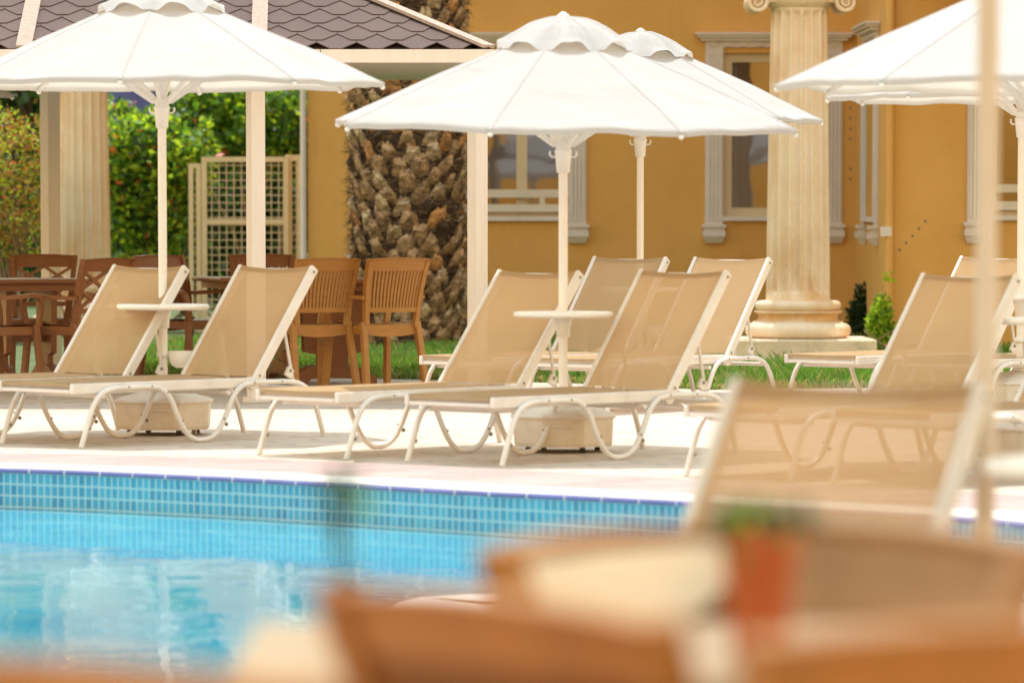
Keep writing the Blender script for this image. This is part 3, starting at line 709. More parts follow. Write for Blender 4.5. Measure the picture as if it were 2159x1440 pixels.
# ------------------------------------------------------------------ resin chairs and tables
def make_chair(kind, mat, rail=0.073, sw=0.0165, bow=0.022, smat=None):
    root = thing('garden_chair', '-', 'chair', group='brown resin garden chairs')
    SW, SD, SH = 0.46, 0.44, 0.43
    mb = MB(); nx, ny = 8, 8; vs, fs = [], []
    for i in range(nx + 1):
        for j in range(ny + 1):
            x = -SD / 2 + SD * i / nx; q = 2 * j / ny - 1; wd = SW * (0.92 + 0.08 * i / nx)
            vs.append((x, q * wd / 2, SH + 0.012 * abs(q) ** 3 + 0.012 * (i / nx) ** 2 - 0.008 - (0.02 * max(0, i / nx - 0.85) / 0.15)))
    m_ = (ny + 1)
    for i in range(nx):
        for j in range(ny): fs.append((i * m_ + j, (i + 1) * m_ + j, (i + 1) * m_ + j + 1, i * m_ + j + 1))
    b = len(vs); vs += [(v[0], v[1], v[2] - 0.018) for v in vs[:b]]; fs += [tuple(x + b for x in f)[::-1] for f in list(fs)]
    mb.add(vs, fs, mat, True)
    for s in (-1, 1): mb.box((0, s * (SW / 2 - 0.02), SH - 0.032), (SD, 0.022, 0.062), mat, bev=0.004)
    mb.box((SD / 2 - 0.012, 0, SH - 0.032), (0.022, SW - 0.05, 0.062), mat, bev=0.004)
    vv = [(-SD / 2 + 0.0, y, SH - 0.005 - 0.055 - 0.022 * math.cos(PI * y / SW)) for y in [(-.5 + i / 8) * (SW - 0.05) for i in range(9)]]
    top = [(x, y, SH + 0.0) for x, y, z in vv]; k = 9
    fv = vv + top + [(x + 0.022, y, z) for x, y, z in vv] + [(x + 0.022, y, z) for x, y, z in top]
    fs = []
    for i in range(8): fs += [(i, i + 1, k + i + 1, k + i), (2 * k + i + 1, 2 * k + i, 3 * k + i, 3 * k + i + 1), (i + 1, i, 2 * k + i, 2 * k + i + 1), (k + i, k + i + 1, 3 * k + i + 1, 3 * k + i)]
    mb.add(fv, fs, mat); mb.build('seat', root)
    for s in (-1, 1):
        mb = MB(); mb.bar((SD / 2 - 0.01, s * (SW / 2 - 0.005), SH + 0.01), (SD / 2 + 0.03, s * (SW / 2 + 0.015), 0), 0.042, 0.046, mat, up=(1, 0, 0), bev=0.006); mb.build('leg', root)
        mb = MB(); mb.bar((-SD / 2 + 0.01, s * (SW / 2 - 0.02), SH + 0.02), (-SD / 2 - 0.075, s * (SW / 2 + 0.005), 0), 0.042, 0.05, mat, up=(1, 0, 0), bev=0.006); mb.build('leg', root)
        arm = [Vector((SD / 2 + 0.01, s * (SW / 2 + 0.0), SH)), Vector((SD / 2 + 0.015, s * (SW / 2 + 0.02), SH + 0.10)), Vector((SD / 2 + 0.005, s * (SW / 2 + 0.035), SH + 0.17)), Vector((SD / 2 - 0.05, s * (SW / 2 + 0.04), SH + 0.205)), Vector((0.0, s * (SW / 2 + 0.04), SH + 0.195)), Vector((-SD / 2 - 0.03, s * (SW / 2 - 0.005), SH + 0.185))]
        mb = MB(); sm = smooth_line(arm, 4)
        for a, b in zip(sm, sm[1:]): mb.bar(a, b + (b - a) * 0.15, 0.042, 0.026, mat, up=(0.3, 0, 1) if abs((b - a).z) < abs((b - a).x) else (1, 0, 0))
        mb.build('arm', root)
    # backrest: curved side posts, a broad arched top rail, a bottom rail and the pattern between
    def bx(z): t = (z - SH) / 0.44; return -SD / 2 + 0.0 - 0.02 * t - 0.085 * t * t
    def hw(z): t = (z - SH) / 0.44; return SW / 2 - 0.035 + 0.03 * t
    fr = MB()
    zz = [SH - 0.02 + 0.46 * i / 10 for i in range(11)]
    for s in (-1, 1):
        pts = [Vector((bx(z), s * hw(z), z)) for z in zz]
        for a, b in zip(pts, pts[1:]): fr.bar(a, b + (b - a) * 0.06, 0.032, 0.045, mat, up=(1, 0, 0))
    def band(z0, z1, arch0, arch1, th):
        n = 14; vs, fs = [], []
        for i in range(n + 1):
            q = 2 * i / n - 1; e = 1 - q * q
            for (z, ar, dx) in ((z0, arch0, 0), (z1, arch1, 0), (z1, arch1, th), (z0, arch0, th)):
                zc = z + ar * e; vs.append((bx(z) - bow * e + dx - th / 2, q * (hw(z) + 0.016), zc))
        for i in range(n):
            for k in range(4): fs.append((4 * i + k, 4 * i + 4 + k, 4 * i + 4 + (k + 1) % 4, 4 * i + (k + 1) % 4))
        fs += [(0, 1, 2, 3), (4 * n + 3, 4 * n + 2, 4 * n + 1, 4 * n)]
        fr.add(vs, fs, mat)
    band(0.868 - rail, 0.868, 0.0, 0.012, 0.026); band(0.868, 0.876, 0.012, 0.012, 0.05); band(0.515, 0.548, 0, 0, 0.024)
    bk = fr.build('backrest', root)
    pt = MB(); n = 15
    if kind == 'slat':
        for i in range(n):
            q = -1 + 2 * (i + 0.5) / n; e = 1 - q * q
            pts = [Vector((bx(z) - bow * e, q * (hw(z) - 0.012), z)) for z in (0.54, 0.61, 0.68, 0.745, 0.875 - rail)]
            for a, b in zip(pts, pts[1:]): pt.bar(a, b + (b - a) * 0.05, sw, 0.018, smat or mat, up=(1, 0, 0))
    else:
        P_ = lambda q, z: Vector((bx(z) - 0.022 * (1 - q * q), q * hw(z), z))
        zm = 0.672
        for (q0, z0, q1, z1) in ((-.95, .80, 0, zm), (.95, .80, 0, zm), (-.95, .545, 0, zm), (.95, .545, 0, zm), (-.95, zm, 0, .80), (.95, zm, 0, .80), (-.95, zm, 0, .545), (.95, zm, 0, .545)):
            n = 4; l = [P_(q0 + (q1 - q0) * i / n, z0 + (z1 - z0) * i / n) for i in range(n + 1)]
            for a, b in zip(l, l[1:]): pt.bar(a, b + (b - a) * 0.08, 0.022, 0.016, mat, up=(1, 0, 0))
    pt.build('slats' if kind == 'slat' else 'lattice', bk)
    return root
def make_table(mat, lx, ly, label):
    root = thing('garden_table', label, 'table', group='brown garden tables')
    mb = MB(); mb.box((0, 0, 0.715), (lx, ly, 0.03), mat, bev=0.008); mb.build('tabletop', root)
    mb = MB(); ax, ay = lx - 0.12, ly - 0.12
    for s in (-1, 1): mb.box((0, s * ay / 2, 0.675), (ax, 0.025, 0.05), mat); mb.box((s * (ax / 2 - 0.013), 0, 0.675), (0.025, ay - 0.026, 0.05), mat)
    mb.build('apron', root)
    for s in (-1, 1):
        x = s * (lx / 2 - 0.24)
        mb = MB(); mb.prism([(-0.2, 0.22), (-0.1, 0.2), (-0.1, 0.1), (0.1, 0.1), (0.1, 0.2), (0.2, 0.22), (0.22, 0.65), (-0.22, 0.65)], lambda a, b, t, x=x: (x - 0.02 + t, a, b), 0.04, mat)
        hy = ly / 2 - 0.06; arc = [(-hy, 0), (-hy + 0.1, 0), (-hy + 0.14, 0.035), (0, 0.045), (hy - 0.14, 0.035), (hy - 0.1, 0), (hy, 0), (hy, 0.05), (hy * 0.55, 0.12), (0, 0.145), (-hy * 0.55, 0.12), (-hy, 0.05)]
        mb.prism(arc, lambda a, b, t, x=x: (x - 0.035 + t, a, b), 0.07, mat)
        mb.build('leg', root)
    mb = MB(); mb.box((0, 0, 0.36), (lx - 0.524, 0.03, 0.14), mat); mb.build('stretcher', root)
    return root
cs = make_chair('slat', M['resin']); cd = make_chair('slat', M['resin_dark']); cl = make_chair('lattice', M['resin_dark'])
def chair(src, u, Y, face, label, first=False):
    o = src if first else copy_tree(src); p = XY(u, Y); return place(o, (p.x, p.y, 0), R(face), label)
chair(cs, 790, 32.5, 122, 'tan slat-back resin chair right of its twin, in front of the palm trunk', True)
chair(cs, 646, 32.4, 120, 'tan slat-back resin chair left of its twin, beside the beige lounger')
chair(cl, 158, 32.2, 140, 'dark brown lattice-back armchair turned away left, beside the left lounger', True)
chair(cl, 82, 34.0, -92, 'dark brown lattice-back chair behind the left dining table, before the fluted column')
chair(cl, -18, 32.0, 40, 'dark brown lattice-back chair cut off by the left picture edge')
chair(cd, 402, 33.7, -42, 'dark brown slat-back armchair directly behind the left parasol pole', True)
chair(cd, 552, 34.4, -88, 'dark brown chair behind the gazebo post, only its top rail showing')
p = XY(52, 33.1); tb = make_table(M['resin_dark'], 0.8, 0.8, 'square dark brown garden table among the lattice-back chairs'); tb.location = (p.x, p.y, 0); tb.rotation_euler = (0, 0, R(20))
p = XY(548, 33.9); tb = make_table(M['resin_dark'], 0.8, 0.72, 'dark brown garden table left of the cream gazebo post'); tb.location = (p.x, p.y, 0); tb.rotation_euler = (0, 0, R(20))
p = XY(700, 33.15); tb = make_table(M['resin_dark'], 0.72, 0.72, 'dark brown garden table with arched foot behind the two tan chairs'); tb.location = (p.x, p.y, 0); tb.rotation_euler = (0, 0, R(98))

# ------------------------------------------------------------------ foreground table, chairs and pots
cn = make_chair('slat', M['near'], 0.05, 0.027, 0.008, M['near_slat_shade']); front_used = []
def front_chair(src, u, v, face, label, z=0.87, Y=None):
    p = G(u, v, z) if Y is None else XY(u, Y); d = Vector((math.cos(R(face)), math.sin(R(face)), 0)); q = p + d * 0.31
    o_ = copy_tree(src) if front_used else src; front_used.append(1)
    return place(o_, (q.x, q.y, 0), R(face), label, 'brown resin garden chairs')
front_chair(cn, 1062, 1292, 40, 'blurred tan chair nearest the camera, bottom middle, back towards us')
front_chair(cn, 2110, 1352, 108, 'blurred tan chair bottom right, its top rail before the terracotta pot')
ch = front_chair(cn, 1300, 1118, -36, 'blurred tan chair beyond the table with a cream cloth over its back'); ch.scale = (.98, .98, .98)
tw = thing('cloth', 'blurred cream cloth hung over the chair back left of the terracotta pot', 'cloth', ch.location, R(-36)); mb = MB()
mb.box((-0.272, 0.0, 0.70), (0.008, 0.47, 0.30), 'towel', Matrix.Rotation(R(-11), 3, 'Y'), bev=0.003); mb.build('towel', tw)
c5 = make_chair('slat', M['umber'], 0.15, 0.0165, 0.008)
front_used.clear(); ch = front_chair(c5, 1895, 1108, -144, 'blurred dull brown chair beyond the table, right of the terracotta pot'); ch.scale = (.98, .98, .98)
front_chair(cn, 150, 1432, 60, 'blurred tan chair whose top just shows along the lower left picture edge')
tf = thing('garden_table', 'blurred pale wooden table at the bottom between the tan chairs', 'table', group='foreground table')
c = G(1150, 1385, 0.73); tf.location = (0.13, 5.22, 0.03); tf.rotation_euler = (0, 0, R(0))
mb = MB(); mb.box((0, 0, 0.715), (0.86, 0.7, 0.03), 'oak', bev=0.005); mb.build('tabletop', tf)
for sx in (-1, 1):
    for sy in (-1, 1): mb = MB(); mb.box((sx * 0.38, sy * 0.3, 0.319), (0.05, 0.05, 0.76), 'oak', bev=0.005); mb.build('leg', tf)
def pot(u, Y, z, r, h, label, leafs, spread, tall, mat='pot'):
    p = XY(u, Y, z); o = thing('potted_plant', label, 'potted plant', p, 0, 'pots on the near tables')
    mb = MB(); mb.lathe([(r * 0.68, 0), (r * 0.92, h * 0.78), (r, h * 0.8), (r * 1.02, h), (r * 0.88, h), (r * 0.84, h * 0.82)], mat, 28); mb.lathe([(0.0001, h * 0.86), (r * 0.86, h * 0.86)], 'soil', 20); mb.build('pot', o)
    mb = MB()
    for _ in range(leafs):
        a = random.uniform(0, 2 * PI); q = random.random() ** 0.5 * spread
        mb.leaf((q * math.cos(a), q * math.sin(a), h * 0.9 + random.random() * tall), 0.035, random.choice(['lf_green', 'lf_dark', 'lf_dark']), 0.4)
    for _ in range(5):
        a = random.uniform(0, 2 * PI); mb.tube([(0, 0, h * 0.85), (spread * .5 * math.cos(a), spread * .5 * math.sin(a), h * 0.9 + tall)], 0.0025, 'lf_dark', 5)
    mb.build('leaves', o); return o
pot(1602, 5.15, 0.761, 0.043, 0.14, 'blurred terracotta pot with green leaves, between the cream cloth and a brown chair', 90, 0.04, 0.022)
pot(722, 5.35, 0.761, 0.022, 0.06, 'blurred thin sprig in a small pot at the left end of the pale table', 26, 0.018, 0.13)
st = thing('side_table', 'blurred round white side table at the right picture edge', 'table', XY(2318, 10.1), 0)
mb = MB(); mb.lathe([(0.02, 0.672), (0.24, 0.675), (0.2525, 0.685), (0.2525, 0.698), (0.245, 0.706), (0.001, 0.706)], 'plastic', 40); mb.build('tabletop', st)
mb = MB(); mb.lathe([(0.16, 0), (0.16, 0.02), (0.03, 0.04), (0.024, 0.06), (0.024, 0.66), (0.06, 0.671)], 'plastic', 20); mb.build('pedestal', st)

# ------------------------------------------------------------------ gazebo
GY = 29.9
gz = thing('gazebo', 'gazebo with brown shingle roof and cream posts over the dining tables', 'gazebo', XY(560, GY + 1.6))
def gobj(mb, name, parent=gz):
    o = mb.build(name, parent); o.matrix_parent_inverse = Matrix.Translation(-gz.location); return o
ez = D(800, 107, GY - .25).z
xr = D(1034, 106, GY - .25).x; xl = -8.0; y0 = GY - 0.25; y1 = GY + 5.6
tanp = math.tan(R(24))
for u, py, ro in ((109, GY + 5.35, 40), (541, GY, 27), (1007, GY, 42)):
    x = XY(u, py).x; k = 0.108 if py > GY else 0.093; rm = Matrix.Rotation(R(ro), 3, 'Z')
    mb = MB(); mb.box((x, py, (ez - 0.1) / 2), (k, k, ez - 0.1), 'post', rm, bev=0.003); mb.box((x, py, 0.02), (k + .037, k + .037, 0.036), 'post', rm); gobj(mb, 'post')
yc = (y0 + y1) / 2; rise = (yc - y0) * tanp
mb = MB()                                                   # deck of the roof under the shingles: two slopes and a hipped end
ra = Vector((xr - (yc - y0), yc, ez + rise)); rb = Vector((xl, yc, ez + rise))
A, B_, C_, D_ = Vector((xl, y0, ez)), Vector((xr, y0, ez)), Vector((xr, y1, ez)), Vector((xl, y1, ez))
dz = Vector((0, 0, -0.03))
mb.add([A + dz, B_ + dz, C_ + dz, D_ + dz, ra + dz, rb + dz], [(0, 3, 2, 1), (0, 5, 3)], 'post'); mb.add([A + dz, B_ + dz, C_ + dz, D_ + dz, ra + dz, rb + dz], [(0, 1, 4, 5), (1, 2, 4), (2, 3, 5, 4)], 'shingle')
gobj(mb, 'ceiling')
mb = MB()                                                   # laminated shingles: hexagonal tabs, course over course
def course_face(o, ex, up, inside, wmax, hmax, ofs):
    n = ex.cross(up).normalized(); ch, tw = 0.142, 0.25; r = 0
    while r * ch < hmax:
        s0 = r * ch; k = -1
        while k * tw < wmax + tw:
            a = k * tw + (tw / 2 if r % 2 else 0) + ofs
            tab = [(a + 0.001, s0 + 0.25), (a + 0.001, s0 + 0.11), (a + 0.088, s0), (a + 0.162, s0), (a + tw - 0.001, s0 + 0.11), (a + tw - 0.001, s0 + 0.25)]
            pts = []
            for (p_, q_) in tab:
                lo, hi = inside(min(max(q_, 0), hmax)); p2 = min(max(p_, lo), hi); pts.append((p2, min(q_, hmax)))
            if max(p_ for p_, _ in pts) - min(p_ for p_, _ in pts) > 0.02:
                top = [o + ex * p_ + up * q_ + n * (0.004 + 0.011 * (1 - (q_ - s0) / 0.25)) for p_, q_ in pts]
                bot = [v - n * 0.007 for v in top]; m_ = len(top)
                mb.add(top + bot, [tuple(range(m_))] + [(i, m_ + i, m_ + (i + 1) % m_, (i + 1) % m_) for i in range(m_)], 'shingle')
            k += 1
        r += 1
sl_ = (yc - y0) / math.cos(R(24)); upf = Vector((0, math.cos(R(24)), math.sin(R(24))))
W_ = xr - xl
course_face(A, Vector((1, 0, 0)), upf, lambda q: (0, W_ - q * math.cos(R(24))), W_, sl_, 0.03)
course_face(B_, Vector((0, 1, 0)), Vector((-math.cos(R(24)), 0, math.sin(R(24)))), lambda q: (q * math.cos(R(24)), (y1 - y0) - q * math.cos(R(24))), y1 - y0, sl_, 0.1)
gobj(mb, 'shingle_roof')
for (p0, p1) in ((B_, ra), ):
    mb = MB(); mb.bar(p0 + Vector((-0.01, 0.02, 0.026)), p1 + Vector((0, 0, 0.03)), 0.10, 0.02, 'felt'); gobj(mb, 'hip_cap')
for u_, v_, u2, v2 in ((50, 105, 70, 0), (546, 105, 549, 0)):
    x = D(u_, v_, y0).x; x2 = D(u2, v2, y0 + 0.7).x; dx = (x2 - x) / 0.76
    p0 = Vector((x, y0, ez + 0.024)); p1 = p0 + (upf + Vector((dx, 0, 0))) * (sl_ - 0.05)
    mb = MB(); mb.bar(p0, p1, 0.098, 0.018, 'felt', up=(0, -math.sin(R(24)), math.cos(R(24)))); gobj(mb, 'joint_cover')
mb = MB(); mb.box(((xl + xr) / 2 + 0.01, y0 - 0.012, ez - 0.035), (W_ + 0.02, 0.024, 0.082), 'post'); mb.box((xr + 0.012, (y0 + y1) / 2 + 0.013, ez - 0.035), (0.024, y1 - y0, 0.082), 'post')
x = D(676, 120, y0).x; mb.box((x, y0 - 0.0245, ez - 0.035), (0.006, 0.003, 0.08), 'bolt'); gobj(mb, 'fascia')

# ------------------------------------------------------------------ columns
def column(u, Y, sc, label, rot=0.0, plinth=True):
    p = XY(u, Y); o = thing('marble_column', label, 'column', p, rot, 'fluted columns')
    nf = 16
    def fl(a, z):
        t = (a * nf / (2 * PI)) % 1; k = min(1.0, abs(2 * t - 1) / 0.86); e = 1 - 0.21 * math.sqrt(max(0.0, 1 - k * k))
        f_ = 1.0
        if z < zb + 0.09: f_ = max(0, min(1, (z - zb - 0.055) / 0.035))
        if z > zt - 0.06: f_ = max(0, min(1, (zt - 0.02 - z) / 0.04))
        return 1 - (1 - e) * f_
    zb, zt = 0.48 * sc, 2.80 * sc
    prof = []
    for i in range(29):
        t = i / 28; z = zb + (zt - zb) * t
        if i in (1, 27): pass
        prof.append(((0.256 - 0.030 * t ** 1.3) * sc, z))
    prof = sorted(set(prof + [(0.256 * sc, zb + d) for d in (0.05, 0.06, 0.075, 0.09)] + [(0.227 * sc, zt - d) for d in (0.05, 0.035, 0.02)]), key=lambda q: q[1])
    mb = MB(); mb.lathe(prof, 'marble', nf * 14, fl=fl); mb.build('shaft', o)
    tor = lambda r, z, h, n=8: [(r + (h / 2) * math.cos(-PI / 2 + PI * i / n), z + h / 2 + (h / 2) * math.sin(-PI / 2 + PI * i / n)) for i in range(n + 1)]
    s = sc; mb = MB()
    pr = [(0.30 * s, 0.18 * s)] + tor(0.365 * s, 0.182 * s, 0.118 * s) + [(0.36 * s, 0.302 * s), (0.36 * s, 0.312 * s), (0.335 * s, 0.316 * s), (0.318 * s, 0.335 * s), (0.313 * s, 0.355 * s), (0.325 * s, 0.375 * s), (0.35 * s, 0.385 * s), (0.35 * s, 0.396 * s), (0.31 * s, 0.398 * s)] + tor(0.305 * s, 0.40 * s, 0.078 * s) + [(0.262 * s, 0.482 * s)]
    mb.lathe(pr, 'marble', 64); mb.build('base', o)
    if plinth: mb = MB(); mb.box((0.02, 0, 0.085), (1.12, 1.0, 0.19), 'plinth', bev=0.012); mb.box((-0.0, 0.02, -0.01), (1.3, 1.15, 0.03), 'stone'); mb.build('plinth', o)
    else: mb = MB(); mb.box((0, 0, 0.09 * s), (0.95 * s, 0.95 * s, 0.18 * s), 'plinth', bev=0.012); mb.build('plinth', o)
    mb = MB(); mb.lathe([(0.225 * s, zt), (0.25 * s, zt + 0.02 * s), (0.30 * s, zt + 0.07 * s), (0.29 * s, zt + 0.10 * s)], 'marble', 40)
    mb.box((0, 0, zt + 0.085 * s), (0.62 * s, 0.40 * s, 0.09 * s), 'marble', bev=0.01); mb.box((0, 0, zt + 0.165 * s), (0.80 * s, 0.62 * s, 0.065 * s), 'marble', bev=0.01)
    cap = mb.build('capital', o)
    for sx in (-1, 1):
        for sy in (-1, 1):
            mb = MB(); cc = Vector((sx * 0.355 * s, sy * 0.215 * s, zt + 0.045 * s)); pts = []
            for i in range(40):
                a = i * 0.32; rr = 0.088 * s * (1 - i / 44); pts.append(cc + Vector((-sx * math.sin(a) * rr, 0, math.cos(a) * rr)))
            mb.tube(pts, [0.022 * s * (1 - i / 60) for i in range(40)], 'marble', 6); mb.tube([cc + Vector((0, -0.02 * sy * s, 0)), cc + Vector((0, -sy * 0.2 * s, 0))], 0.075 * s, 'marble', 16)
            mb.build('volute', cap)
    mb = MB(); mb.sphere((0, -0.225 * s, zt + 0.06 * s), 0.055 * s, 'marble', 6); mb.build('boss', cap)
    return o
column(1682, 38.0, 1.0, 'fluted ionic marble column on a plinth before the ochre wall', R(2))
column(180, 46.0, 0.98, 'fluted marble column at the left behind the lattice-back chairs', 0, False)
# a row of loose white stones edging the bed by the wall
mb = MB(); p0 = XY(1885, 41.5); p1 = XY(2200, 41.0)
for i in range(46):
    q = p0.lerp(p1, i / 45) + Vector((random.uniform(-.03, .03), random.uniform(-.06, .06), 0.03)); mb.sphere(q, random.uniform(0.04, 0.06), 'stone', 4, (1, 1, 0.7))
tag(mb.build('pebbles'), 'row of white pebbles along the bed by the wall', 'pebbles', kind='stuff')

# ------------------------------------------------------------------ ochre house
WY, WFY = 44.0, 39.6
hs = thing('ochre_house', 'ochre stucco house with white moulded windows behind the terrace', 'house', XY(1200, WY))
def hobj(mb, name, parent=hs):
    o = mb.build(name, parent)
    o.matrix_parent_inverse = Matrix.Translation(-hs.location); return o
x0 = XY(650, WY).x; xc = XY(1802, WY).x; HT = 5.6; xe = 12.0
def wall_grid(mb, fn, a0, a1, z0, z1, holes, depth, mat):
    """one wall with real openings and reveals; fn(a, z, d) gives the point d behind the face"""
    As = sorted({a0, a1, *[h[0] for h in holes], *[h[1] for h in holes]}); Zs = sorted({z0, z1, *[h[2] for h in holes], *[h[3] for h in holes]})
    for i in range(len(As) - 1):
        for j in range(len(Zs) - 1):
            ca, cz = (As[i] + As[i + 1]) / 2, (Zs[j] + Zs[j + 1]) / 2
            if any(h[0] < ca < h[1] and h[2] < cz < h[3] for h in holes): continue
            mb.add([fn(As[i], Zs[j], 0), fn(As[i + 1], Zs[j], 0), fn(As[i + 1], Zs[j + 1], 0), fn(As[i], Zs[j + 1], 0)], [(0, 1, 2, 3)], mat)
    for h in holes:
        c = [(h[0], h[2]), (h[1], h[2]), (h[1], h[3]), (h[0], h[3])]
        for k in range(4):
            p_, q_ = c[k], c[(k + 1) % 4]
            mb.add([fn(*p_, 0), fn(*p_, depth), fn(*q_, depth), fn(*q_, 0)], [(0, 1, 2, 3)], mat)
zsill, ztop = D(1600, 458, WY).z, D(1600, 112, WY).z
zk, zc_ = D(1600, 512, WY).z, D(1600, 70, WY).z
front = lambda a, z, d: (a, WY + d, z)
wing = lambda a, z, d: (a, WFY + d, z)
side = lambda a, z, d: (xc + d, a, z)
W1 = (XY(968, WY).x, XY(1198, WY).x); W2 = (XY(1523, WY).x, XY(1736, WY).x)
W3 = (XY(2078, WFY).x, XY(2078, WFY).x + 1.1)
z3s, z3t = D(2100, 456, WFY).z, D(2100, 100, WFY).z
SW_ = (WY - 2.6, WY - 1.35)
mb = MB(); wall_grid(mb, front, x0, xc, -0.05, HT, [(*W1, zsill, ztop), (*W2, zsill, ztop)], 0.16, 'stucco')
mb.add([front(x0, -0.05, 0), front(x0, HT, 0), front(x0, HT, 8), front(x0, -0.05, 8)], [(0, 1, 2, 3)], 'stucco')
hobj(mb, 'wall')
mb = MB(); wall_grid(mb, wing, xc, xe, -0.05, HT, [(*W3, z3s, z3t)], 0.16, 'stucco'); hobj(mb, 'wall')
mb = MB(); wall_grid(mb, side, WFY, WY, -0.05, HT, [(SW_[0], SW_[1], zsill, ztop)], 0.16, 'stucco'); hobj(mb, 'wall')
mb = MB()
mb.add([(x0 - .3, WY - .35, HT), (xe, WY - .35, HT), (xe, WY + 8, HT), (x0 - .3, WY + 8, HT)], [(0, 1, 2, 3)], 'stucco'); mb.add([(xc - .3, WFY - .35, HT + 0.004), (xe, WFY - .35, HT + 0.004), (xe, WY, HT + 0.004), (xc - .3, WY, HT + 0.004)], [(0, 1, 2, 3)], 'stucco')
hobj(mb, 'roof')
def window(fn, a0, a1, z0, z1, mull, name='window', rails=False, zlow=None, corn=None):
    fnv = lambda a, z, d: Vector(fn(a, z, d))
    def bx(mb, A0, A1, Z0, Z1, d0, d1, mat):
        vs = [fnv(a, z, d) for a in (A0, A1) for z in (Z0, Z1) for d in (d0, d1)]
        mb.add(vs, [(0, 1, 3, 2), (4, 6, 7, 5), (0, 4, 5, 1), (2, 3, 7, 6), (0, 2, 6, 4), (1, 5, 7, 3)], mat)
    wd = a1 - a0; fw = 0.085
    mb = MB()
    bx(mb, a0, a0 + fw, z0, z1, 0.06, 0.13, 'wframe'); bx(mb, a1 - fw, a1, z0, z1, 0.06, 0.13, 'wframe'); bx(mb, a0 + fw, a1 - fw, z0, z0 + fw, 0.06, 0.13, 'wframe'); bx(mb, a0 + fw, a1 - fw, z1 - fw, z1, 0.06, 0.13, 'wframe')
    for mm in mull: bx(mb, mm - 0.05, mm + 0.05, z0 + fw, z1 - fw, 0.07, 0.13, 'wframe')
    wn = hobj(mb, 'window')
    def ho(mb, nm): return mb.build(nm, wn)
    mb = MB(); bx(mb, a0 + 0.02, a1 - 0.02, z0 + 0.02, z1 - 0.02, 0.10, 0.108, 'glass'); ho(mb, 'pane')
    mb = MB(); bx(mb, a0 - 0.0, a1 + 0.0, z0 - 0.035, z0 + 0.006, -0.05, 0.058, 'trim'); ho(mb, 'sill')
    # fluted pilasters standing on consoles, and a moulded cornice
    pw = 0.165
    for A0 in (a0 - pw, a1):
        A1 = A0 + pw; mb = MB(); zl = zlow + 0.17
        bx(mb, A0, A1, zl, z1 + 0.05, -0.03, -0.002, 'trim')
        for q in range(4):
            f0 = A0 + 0.012 + q * (pw - 0.024) / 4; bx(mb, f0 + 0.006, f0 + (pw - 0.024) / 4 - 0.006, zl + 0.03, z1 + 0.0, -0.044, -0.0305, 'trim')
        for (e, zz0, zz1, dd) in ((0.03, zl - 0.03, zl, -0.085), (0.014, zl - 0.06, zl - 0.0305, -0.06), (0.022, zl - 0.115, zl - 0.0605, -0.09), (0.01, zl - 0.145, zl - 0.1155, -0.065), (0.0, zl - 0.17, zl - 0.1455, -0.045)):
            bx(mb, A0 - e, A1 + e, zz0, zz1, dd, -0.002, 'trim')
        ho(mb, 'pilaster')
    mb = MB(); ct = corn; e = 0.0
    st_ = [(0.0, z1 + 0.05, z1 + 0.13, -0.03), (0.02, z1 + 0.1305, ct - 0.075, -0.05), (0.045, ct - 0.0745, ct - 0.045, -0.08), (0.075, ct - 0.0445, ct - 0.02, -0.11), (0.10, ct - 0.0195, ct, -0.13)]
    for (e, q0, q1, dd) in st_: bx(mb, a0 - pw - e, a1 + pw + e, q0, q1, dd, -0.002, 'trim')
    nn = int((wd + 2 * pw) / 0.14)
    for i in range(nn): s0 = a0 - pw + 0.03 + i * 0.14; bx(mb, s0, s0 + 0.075, z1 + 0.06, z1 + 0.12, -0.045, -0.0305, 'trim')
    ho(mb, 'cornice')
    if rails:
        mb = MB()
        for (q0, q1) in rails: bx(mb, a0, a1, q0, q1, 0.0, 0.04, 'rail')
        for am in (a0 + 0.02, (a0 + a1) / 2 + 0.24, a1 - 0.07): bx(mb, am, am + 0.05, rails[0][1] if rails[0][1] < rails[1][0] else rails[1][1], max(rails[0][0], rails[1][0]), 0.005, 0.035, 'rail')
        ho(mb, 'railing')
r1 = [(D(1100, 447, WY).z, D(1100, 431, WY).z), (D(1100, 417, WY).z, D(1100, 400, WY).z)]
window(front, W1[0], W1[1], zsill, ztop, [XY(1100, WY).x], rails=r1, zlow=zk, corn=zc_)
window(front, W2[0], W2[1], zsill, ztop, [], zlow=zk, corn=zc_)
window(side, SW_[0], SW_[1], zsill, ztop, [], zlow=zk, corn=zc_)
r3 = [(D(2130, 443, WFY).z, D(2130, 425, WFY).z), (D(2130, 406, WFY).z, D(2130, 389, WFY).z)]
window(wing, W3[0], W3[1], z3s, z3t, [], rails=r3, zlow=D(2100, 512, WFY).z, corn=D(2100, 58, WFY).z)
mb = MB(); xp = XY(1873, WFY).x
mb.tube([(xp, WFY - 0.05, 0.05), (xp, WFY - 0.05, HT - 0.1)], 0.035, 'stucco', 12); mb.box((xp - 0.03, WFY - 0.06, D(1870, 488, WFY).z), (0.09, 0.06, 0.08), 'trim'); hobj(mb, 'drainpipe')
mb = MB(); xp = XY(641, WY).x; mb.tube([(xp, WY - 0.03, 0.05), (xp, WY - 0.03, HT - 0.1)], 0.028, 'trim', 12); hobj(mb, 'drainpipe')
mb = MB()
for i in range(5): q = D(1897 + 13.5 * i, 527 - 15 * i, WFY); mb.sphere((q.x, WFY - 0.001, q.z), 0.012, 'bolt', 4, (1, 0.3, 1))
hobj(mb, 'screw_plug')
mb = MB()
for i in range(6): q = D(1802, 228 + 22 * i + (40 if i > 3 else 0), WY); mb.sphere((q.x - 0.04, WY - 0.001, q.z), 0.012, 'bolt', 4, (0.8, 0.3, 1.3))
hobj(mb, 'screw_plug')

